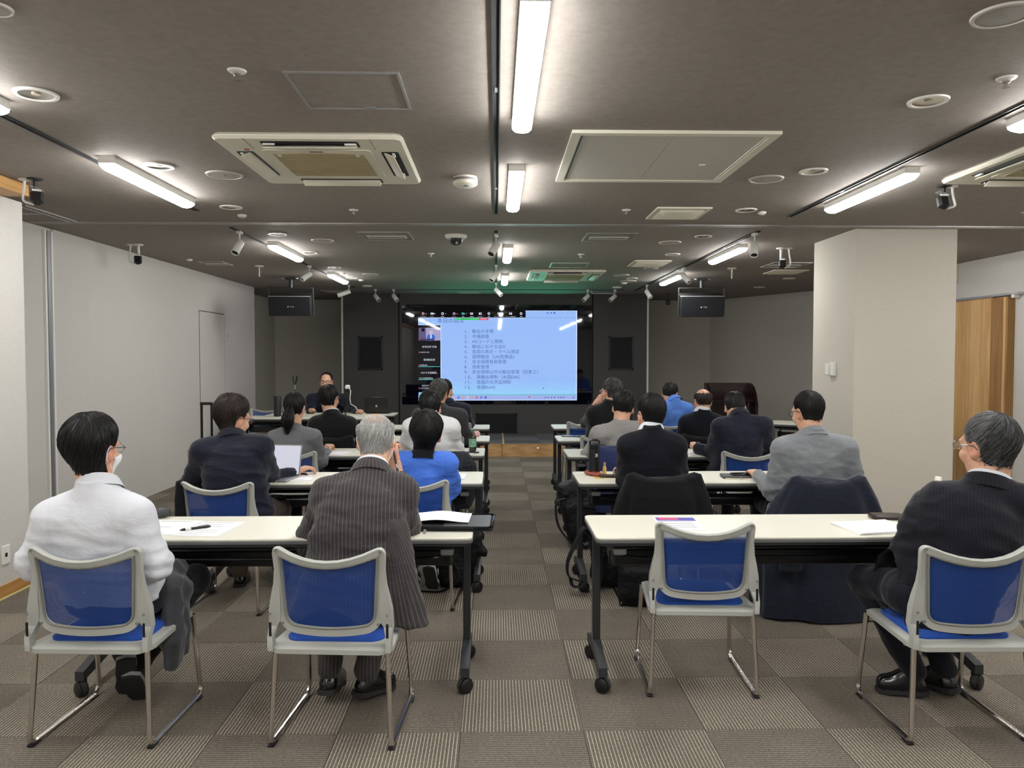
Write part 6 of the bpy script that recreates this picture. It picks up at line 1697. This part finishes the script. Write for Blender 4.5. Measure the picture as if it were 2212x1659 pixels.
# second row
cast_person('person with wavy brown hair and glasses in a navy blazer leaning towards a white laptop', True, 0.10, (500, 948, 4.72), (505, 902, 4.80), (-34, 14, 4), (437, 972, 4.66), (566, 962, 4.70), (-1.60, 4.76, .55),
    (412, 1042, 4.80), (588, 1042, 4.90), W(-1.50, 5.12, .75), W(-1.36, 5.16, .75), [W(-1.72, 5.1, .54), (606, 1092, 5.05)], None,
    top='navyb', legs=M_khaki, bulk=1.08, glasses=M_rim_d, collar='navyb', sleeve=1.12, seed=6, hsc=1.05, h=.0085,
    hair=dict(m='brown', th=.028, messy=.75, front=84, side=97, nape=114, taper=.15, back=.2, seed=12, n=1200, tuft=.02, w=.0034, top=.3))
cast_person('person with thick black hair in a bright blue shirt leaning back', True, 0.10, (914, 990, 4.60), (921, 934, 4.64), (-4, -8, 8), (862, 1000, 4.58), (966, 1000, 4.60), (-.47, 4.86, .55),
    (838, 1046, 4.62), (976, 1052, 4.68), W(-.62, 5.0, .74), W(-.36, 5.05, .74), None, [(892, 1214, 4.84), (934, 1218, 4.86)],
    top='blue', legs='black', bulk=1.05, collar='black', sleeve=1.1, fold_a=1.3, seed=8, lapel=False, hsc=1.1, h=.0085,
    shoes=dict(m=M_sneak, sole=M_sole, mid=M_swhite, pitch=(.9, 1.0), dir=[(.2, 1, 0), (.2, 1, 0)]),
    hair=dict(m='black', th=.025, messy=.3, front=86, side=98, nape=124, taper=.1, back=.35, seed=14, n=1200, swirl=.5, len=1.2))
cast_person('person in a black sweater with a white collar, seated before a draped black jacket', True, 0.16, (1408, 936, 4.54), (1406, 894, 4.60), (12, 12, 0), (1357, 962, 4.52), (1460, 962, 4.52), (1.0, 4.86, .54),
    (1352, 1032, 4.70), (1470, 1036, 4.74), W(.84, 5.08, .76), W(1.06, 5.06, .76), None, None,
    top='black', bulk=1.06, glasses=M_rim_d, shirt='white', sleeve=1.12, seed=10, lapel=None, fold_a=.7, h=.0085,
    hair=dict(m='black', th=.018, messy=.3, front=80, side=92, nape=112, seed=16, n=1100, swirl=.4))
cast_person('person in a grey melange blazer with short black hair, beside the pillar', True, 0.10, (1757, 940, 4.50), (1744, 888, 4.56), (18, 12, -3), (1692, 968, 4.50), (1826, 968, 4.48), (1.93, 4.74, .54),
    (1672, 1060, 4.56), (1852, 1050, 4.52), W(1.72, 4.95, .75), W(2.04, 4.92, .75), None, None,
    top='melange', bulk=1.1, glasses=M_rim_d, collar='melange', sleeve=1.12, seed=12, h=.0085,
    hair=dict(m='black', th=.013, messy=.2, front=80, side=90, nape=108, seed=18, n=1100, taper=.6))
# third row
cast_person('person with a long black ponytail in a grey jacket, wearing a mask', False, 0.08, (632, 928, 6.02), (637, 880, 6.08), (-2, 6, 2), (590, 946, 5.98), (680, 942, 6.0), (-1.60, 6.22, .54),
    (580, 994, 6.1), (694, 996, 6.1), W(-1.66, 6.5, .75), W(-1.44, 6.5, .75), None, None,
    top='greyw', bulk=.9, mask=True, collar='greyw', sleeve=.95, seed=14, h=.009, hsc=.98,
    hair=dict(m='black', th=.012, messy=.1, front=72, side=94, nape=104, seed=20, n=700, len=1.1, swirl=.1, ponytail=True, w=.0028))
cast_person('person with flattened black hair in a white technical shirt beside the aisle', False, 0.14, (930, 902, 5.92), (929, 880, 5.98), (2, 8, 0), (888, 922, 5.9), (975, 922, 5.9), (-.50, 6.22, .54),
    (876, 968, 6.05), (986, 972, 6.05), W(-.6, 6.45, .75), W(-.38, 6.45, .75), None, None,
    top='cream', bulk=1.05, sleeve=1.15, seed=16, lapel=False, hsc=1.03,
    hair=dict(m='black', th=.02, messy=.35, front=84, side=92, nape=108, seed=22, tuft=.02))
cast_person('person in a loose light grey jacket with messy black hair, bending over the table', False, 0.18, (1340, 918, 5.94), (1346, 880, 6.02), (-8, 22, 6), (1294, 938, 5.9), (1386, 930, 5.9), (.95, 6.28, .54),
    (1276, 982, 6.08), (1396, 985, 6.1), W(.86, 6.45, .75), W(1.05, 6.45, .75), None, None,
    top='lgrey', bulk=1.08, glasses=M_rim_d, sleeve=1.15, fold_a=1.4, seed=18, hsc=1.03,
    hair=dict(m='black', th=.02, messy=.6, front=82, side=94, nape=106, seed=24, tuft=.04))
cast_person('person in a dark navy suit reading with bowed head, fist on the papers', False, 0.12, (1598, 902, 5.92), (1588, 880, 6.03), (-14, 38, -5), (1556, 922, 5.88), (1650, 918, 5.90), (1.92, 6.14, .54),
    (1540, 978, 6.06), (1660, 975, 6.0), W(1.64, 6.28, .79), W(1.98, 6.3, .75), None, None,
    top='navyb', bulk=1.1, collar='navyb', sleeve=1.15, seed=20, h=.009, hand_l=dict(to=(1505, 950, 6.34), up=(0, 0, 1), curl=1.5),
    hair=dict(m='black', th=.011, messy=.3, front=80, side=88, nape=104, seed=26, tone=-.05))
# fourth row
cast_person('person with short black hair in a black coat, seated in front of the presenter', False, 0.19, (716, 898, 6.88), (711, 860, 6.93), (-14, 2, 2), (682, 916, 6.85), (756, 916, 6.86), (-1.5, 7.24, .54),
    (668, 962, 6.95), (772, 958, 6.95), W(-1.6, 7.3, .75), W(-1.36, 7.3, .75), None, None,
    top='blk', bulk=1.12, glasses=M_rim_d, collar='blk', shirt='white', sleeve=1.15, seed=22, hsc=1.02,
    hair=dict(m='black', th=.015, messy=.3, front=80, side=92, nape=106, seed=28))
cast_person('person with grey swept hair in a charcoal suit, head tilted to one side', False, 0.24, (948, 884, 6.85), (948, 848, 6.9), (-14, 4, 9), (906, 898, 6.82), (994, 898, 6.85), (-.52, 7.27, .54),
    (896, 945, 6.95), (1006, 945, 6.98), W(-.66, 7.35, .75), W(-.34, 7.35, .75), None, None,
    top='char', bulk=1.1, collar='char', sleeve=1.12, seed=24, hsc=1.02,
    hair=dict(m='salt', th=.018, messy=.4, front=82, side=92, nape=106, seed=30, swirl=.6))
cast_person('person in black with wavy dark hair and glasses resting the head on one hand', False, 0.22, (1316, 876, 6.90), (1320, 846, 6.96), (30, 4, 4), (1282, 892, 6.86), (1352, 892, 6.86), (1.0, 7.27, .54),
    (1266, 912, 7.16), (1362, 935, 7.0), (1286, 872, 7.12), W(1.05, 7.35, .75), None, None,
    top='blk', bulk=1.02, glasses=M_rim_m, sleeve=1.1, seed=26, h=.009, hand_l=dict(to=(1306, 850, 7.08), up=(-.5, -.6, .3), curl=.7),
    hair=dict(m='grey', th=.02, messy=.7, front=82, side=92, nape=106, seed=32, tone=-.1, tuft=.04))
cast_person('person with a bald shiny crown and violet glasses in a black sweater', False, 0.24, (1518, 894, 6.9), (1518, 866, 6.95), (4, 8, 0), (1482, 912, 6.88), (1552, 912, 6.86), (1.92, 7.32, .54),
    (1474, 948, 7.0), (1562, 950, 7.0), W(1.78, 7.35, .75), W(2.0, 7.35, .75), None, None,
    top='black', bulk=1.05, glasses=M_rim_p, shirt='white', sleeve=1.1, seed=28, lapel=None, fold_a=.6,
    hair=dict(m='brown', th=.006, messy=.1, bald=.85, front=100, side=90, nape=110, seed=34, pole=.15))
# first row near the stage
cast_person('person in a dark navy suit in the first row, mostly hidden by the grey-haired neighbour', False, 0.24, (966, 872, 8.3), (962, 843, 8.36), (-28, 2, 3), (938, 886, 8.26), (1004, 884, 8.28), (-.52, 8.72, .54),
    (930, 925, 8.4), (1012, 918, 8.42), W(-.6, 8.7, .75), W(-.36, 8.7, .75), None, None,
    top='navyb', bulk=1.1, collar='navyb', sleeve=1.1, seed=30, hair=dict(m='black', th=.014, messy=.2, front=80, side=90, nape=106, seed=36))
cast_person('person in a bright blue blazer bending forward in front of the lectern', False, 0.22, (1456, 868, 8.3), (1448, 850, 8.4), (-28, 24, 6), (1428, 884, 8.28), (1486, 884, 8.3), (1.96, 8.72, .54),
    (1424, 925, 8.42), (1496, 925, 8.42), W(1.86, 8.75, .75), W(2.06, 8.75, .75), None, None,
    top='blueb', bulk=1.08, collar='blueb', sleeve=1.1, seed=32, hair=dict(m='black', th=.013, messy=.3, front=80, side=90, nape=106, seed=38))
# presenter, facing the room
cast_person('person presenting at the laptop table, receding black hair and glasses, navy suit', False, 0.50, (706, 850, 10.75), (705, 824, 10.66), (182, 4, 0), (744, 861, 10.7), (672, 861, 10.7), (-2.42, 11.36, .54),
    (764, 893, 10.62), (668, 896, 10.6), (772, 893, 10.38), W(-2.66, 10.92, .76), None, None,
    top='navyb', bulk=1.15, glasses=M_rim_d, collar='navyb', shirt='white', sleeve=1.15, seed=34, h=.008, hsc=1.08, hand_l=dict(to=(779, 884, 10.3), up=(0, 0, 1), curl=.7),
    hair=dict(m='black', th=.012, messy=.2, front=54, side=90, nape=108, seed=40))
# ---------------------------------------------------------------- coats over chairs, bags, small held things
def drape(name, label, cat, cx, cy, rz, rows, m, seed, amp=.012, nf=9):
    """cloth over a backrest: rows of (z, half width, half depth, y offset), closed loft with folds"""
    t = thing(name, label, cat, (cx, cy, 0), math.radians(rz)); r = np.random.default_rng(seed); n = 72
    ph = r.uniform(0, 6.28, 6); rings = []
    N = 26; zs = np.array([q[0] for q in rows])[::-1]
    for k in range(N):
        u = k / (N - 1); z = zs[-1] + (zs[0] - zs[-1]) * u
        hw, hd, yo_ = [float(np.interp(z, zs, np.array([q[i] for q in rows])[::-1])) for i in (1, 2, 3)]
        ring = []
        f = min(1, u * 2.2 + .05)
        for j in range(n):
            a = 2 * PI * j / n; c, s_ = math.cos(a), math.sin(a)
            x = hw * math.copysign(abs(c) ** .55, c); y = hd * math.copysign(abs(s_) ** .8, s_)
            w_ = amp * f * (math.sin(nf * a + ph[0] + 1.2 * u) + .6 * math.sin((nf * 1.7) * a + ph[1] - 2 * u) + .5 * math.sin(4 * a + ph[2] + 4 * u))
            dip = -.045 * (1 - (x / .22) ** 2) * max(0, 1 - u * 3.2) if abs(x) < .22 else 0
            ring.append((x + c * w_ * .8, y + yo_ + s_ * w_ + .25 * w_, z + dip + .006 * math.sin(3 * a + ph[3]) * (u > .9)))
        rings.append(ring)
    top = [(x * .82, (y - rings[0][j][1] * 0) * .5 + rows[0][3] * .5, z + .012) for j, (x, y, z) in enumerate(rings[0])]
    body = MB().loft([top] + rings).build('cloth', m, t, sharp=80)
    return t
M_blkwool = fabric('black_jacket_wool', S(17, 17, 21), .12, .9, 700, .06, .25); M_navycoat = fabric('navy_coat_cotton', S(24, 29, 44), .1, .85, 700, .2, .3); M_bluecoat = fabric('blue_navy_coat', S(34, 44, 84), .1, .85, 700, .2, .3)
t = drape('draped_jacket', 'black jacket draped over the chair of the person in the black sweater', 'jacket', 1.01, 4.83, 0, [(.825, .225, .035, -.30), (.70, .27, .07, -.285), (.56, .30, .085, -.27), (.44, .30, .08, -.26), (.36, .28, .06, -.25)], M_blkwool, 3)
t = drape('draped_coat', 'long navy coat draped over a chair and spreading onto the carpet', 'coat', 1.94, 4.70, 3, [(.825, .225, .04, -.29), (.70, .30, .08, -.27), (.55, .37, .11, -.25), (.36, .39, .14, -.22), (.18, .39, .19, -.20), (.05, .40, .22, -.20), (.012, .41, .23, -.2)], M_navycoat, 5, .02, 7)
MB().box((-.27, -.395, .34), (.13, .02, .08), .006).build('pocket_flap', M_navycoat, t)
MB().lathe([(.012, 0), (.012, .004), (0, .005)], 12, M=frame((-.27, -.412, .36), (0, -1, 0))).build('button', M_blk, t)
drape('draped_coat', 'blue-navy coat hung over the chair of the person in the light grey jacket', 'coat', .97, 6.25, 2, [(.825, .21, .04, -.29), (.7, .25, .07, -.28), (.5, .27, .09, -.26), (.3, .24, .08, -.24)], M_bluecoat, 7)
drape('draped_coat', 'black coat over the chair of the person before the presenter', 'coat', -1.52, 7.2, 0, [(.81, .22, .04, -.29), (.66, .25, .06, -.28), (.45, .26, .07, -.26)], M_blkwool, 9)
drape('draped_coat', 'black coat over the chair of the bald person', 'coat', 1.93, 7.3, 0, [(.81, .22, .04, -.29), (.66, .25, .06, -.28), (.45, .26, .07, -.26)], M_blkwool, 11)
drape('draped_coat', 'black padded coat bunched on the chair of the person in the white technical shirt', 'coat', -.40, 6.16, -4, [(.80, .20, .06, -.28), (.7, .25, .10, -.27), (.5, .25, .11, -.25), (.36, .22, .09, -.24)], fabric('black_padded', S(30, 33, 40), .1, .6, 500, .05, .6, 16), 13, .016)
drape('draped_coat', 'grey padded coat with pale piping behind the person in the blue blazer', 'coat', 1.62, 7.9, 0, [(.80, .18, .05, -.2), (.7, .2, .07, -.2), (.5, .2, .07, -.2)], fabric('grey_padded', S(60, 66, 76), .1, .6, 500, .05, .5, 16), 15, .01)
# cardigan over a knee
t = thing('cardigan', 'dark grey cardigan laid over the thigh of the shirt-sleeved person', 'cardigan', (-1.36, 3.28, 0)); org = np.array(t.location)
F = Fld((-1.56, 3.0, .08), (-1.15, 3.6, .72), .009)
F.rc((-1.50, 3.16, .60), (-1.42, 3.38, .585), .045, .042, .03); F.rc((-1.43, 3.34, .58), (-1.385, 3.30, .50), .04, .042, .04); F.rc((-1.39, 3.26, .55), (-1.375, 3.20, .34), .046, .04, .04)
F.rc((-1.37, 3.31, .52), (-1.355, 3.27, .28), .036, .03, .04); F.rc((-1.385, 3.22, .36), (-1.38, 3.21, .24), .042, .036, .04)
surf(F, 'knit_cloth', fabric('charcoal_knit', S(66, 67, 72), .1, .95, 800, .3, .3), t, org, lambda V: .008 * fold(V, 31, 20, (1.3, 1.3, .35)))
# pinstripe jacket tail (worn): part of the suit of the white-haired person
root, H, org = cast[1]
F = Fld((-.62, 2.95, .35), (-.2, 3.4, .85), .009)
for bx_, by_ in ((-.43, 3.09), (-.395, 3.075), (-.36, 3.075), (-.325, 3.085), (-.305, 3.11)): F.rc((-.47 + (bx_ + .43) * .35, 3.18, .80), (bx_, by_, .40), .05, .026, .03)
F.put(lambda X, Y, Z: (Z - .425 + .12 * (X + .38)) + 0 * Y, (-.62, 2.95, .35), (-.2, 3.4, .5), .01, 's')
surf(F, 'jacket_tail', CM['pin'], root, org, lambda V: .007 * fold(V, 51, 14, (1.2, 1, .3)), {'stripe': lambda V: ((V[:, 0] + .49) / (1.02 - V[:, 2]) * .46)})
# pen in the hand
q = onY(856, 1003, 3.41); t = thing('pen', 'black pen held at the cheek by the white-haired person', 'pen', tuple(q)); d = Vector((.02, -.04, -.075)).normalized()
MB().lathe([(0, -.07), (.004, -.06), (.0055, -.04), (.0055, .05), (.003, .06), (0, .06)], 10, M=frame((0, 0, 0), d)).build('barrel', M_blk, t); MB().lathe([(.0058, .0), (.0058, .02)], 10, M=frame((0, 0, 0), d), caps=False).build('silver_band', M_silv, t)
MB().box((.007, 0, .035), (.002, .003, .035), M=frame((0, 0, 0), d)).build('clip', M_silv, t)
# bags
M_bag = fabric('black_nylon', S(18, 19, 22), .15, .55, 500, 0, .5, 14); M_strap = fabric('black_webbing', S(24, 25, 28), .1, .7, 900, 0, .1)
def strap(pts, w_, parent, nm='strap', m=None):
    P_ = []; pts = [Vector(p) for p in pts]
    for i in range(len(pts) - 1):
        p0, p1, p2, p3 = pts[max(i - 1, 0)], pts[i], pts[i + 1], pts[min(i + 2, len(pts) - 1)]
        for k in range(6):
            u = k / 6; P_.append(.5 * ((2 * p1) + (p2 - p0) * u + (2 * p0 - 5 * p1 + 4 * p2 - p3) * u * u + (3 * p1 - p0 - 3 * p2 + p3) * u ** 3))
    P_.append(pts[-1])
    return MB().tube(P_, w_, 8, flat=.16).build(nm, m or M_strap, parent)
# rucksack at the third table leg
p = onZ(1232, 1090, 0); t = thing('backpack', 'black backpack leaning on the third table leg, pillar side of the aisle', 'backpack', (.66, 6.05, 0)); org = V3(.66, 6.05, 0)
F = Fld((.42, 5.8, 0), (.95, 6.35, .62), .013); F.bx((.70, 6.08, .30), (.17, .12, .25), np.array(Matrix.Rotation(-.22, 3, 'Y')), .07, 0); F.bx((.68, 5.97, .24), (.13, .06, .16), np.array(Matrix.Rotation(-.22, 3, 'Y')), .04, .03)
surf(F, 'pack_body', M_bag, t, org, lambda V: .008 * fold(V, 41, 12))
strap([(-.12, -.12, .42), (-.19, -.13, .38), (-.17, -.15, .2), (-.06, -.16, .06)], .028, t); MB().tube([(-.02, -.16, .36), (.12, -.17, .34)], .005, 6).build('zip', M_blkgl, t)
# satchel with long strap at the second table
t = thing('shoulder_bag', 'black shoulder bag with wide strap slung on the second table leg, pillar side', 'bag', (.62, 4.98, 0)); org = V3(.62, 4.98, 0)
F = Fld((.5, 4.75, 0), (1.05, 5.25, .62), .013); F.bx((.76, 5.0, .24), (.13, .09, .22), None, .06, 0)
surf(F, 'bag_body', M_bag, t, org, lambda V: .006 * fold(V, 43, 12))
def rel(px, py, Y): return onY(px, py, Y) - t.location
strap([rel(1290, 1165, 4.85), rel(1262, 1140, 4.84), rel(1240, 1180, 4.83), rel(1226, 1215, 4.83), rel(1229, 1245, 4.83), rel(1255, 1256, 4.82)], .036, t)
strap([rel(1272, 1140, 4.86), rel(1285, 1180, 4.86), rel(1296, 1235, 4.86), rel(1290, 1258, 4.86)], .03, t)
strap([rel(1232, 1248, 4.84), rel(1238, 1266, 4.80), rel(1258, 1266, 4.78), rel(1266, 1252, 4.8)], .012, t)
# briefcase on the floor under the second table
p = onZ(1375, 1286, 0.0)
t = thing('briefcase', 'black briefcase standing under the pillar side front table', 'bag', (p.x, 4.62, 0), math.radians(-6)); org = V3(0, 0, 0)
F = Fld((-.3, -.2, 0), (.3, .2, .42), .013); F.bx((0, 0, .20), (.15, .07, .195), np.array(Matrix.Rotation(.06, 3, 'X')), .035, 0); F.bx((0, -.06, .15), (.12, .03, .1), np.array(Matrix.Rotation(.06, 3, 'X')), .025, .02)
surf(F, 'bag_body', M_bag, t, org, lambda V: .004 * fold(V, 45, 10)); strap([(-.08, 0, .39), (-.05, 0, .45), (.05, 0, .45), (.08, 0, .39)], .014, t, 'handle')
# bag by the blue shirt person
t = thing('tote_bag', 'soft black bag slumped under the second table near the sneakers', 'bag', (-.24, 5.05, 0)); org = V3(-.24, 5.05, 0)
F = Fld((-.55, 4.75, 0), (.05, 5.35, .55), .013); F.bx((-.26, 5.06, .2), (.13, .11, .2), np.array(Matrix.Rotation(.15, 3, 'Y')), .06, 0); F.rc((-.2, 5.0, .4), (-.08, 4.98, .24), .05, .025, .06)
surf(F, 'bag_body', M_bag, t, org, lambda V: .01 * fold(V, 47, 11)); strap([(-.12, -.1, .3), (.0, -.16, .12), (-.1, -.18, .02), (-.25, -.17, .015)], .012, t)
# coat edge beside the brown-haired person
t = thing('draped_coat', 'black coat hanging behind the navy blazer person beside the plain wall', 'coat', (-1.86, 4.55, 0)); org = V3(-1.86, 4.55, 0)
F = Fld((-2.05, 4.4, .3), (-1.66, 4.85, .9), .012); F.rc((-1.865, 4.5, .78), (-1.87, 4.5, .42), .022, .04, .03)
surf(F, 'cloth', M_blkwool, t, org, lambda V: .008 * fold(V, 49, 12, (1, 1, .4)))
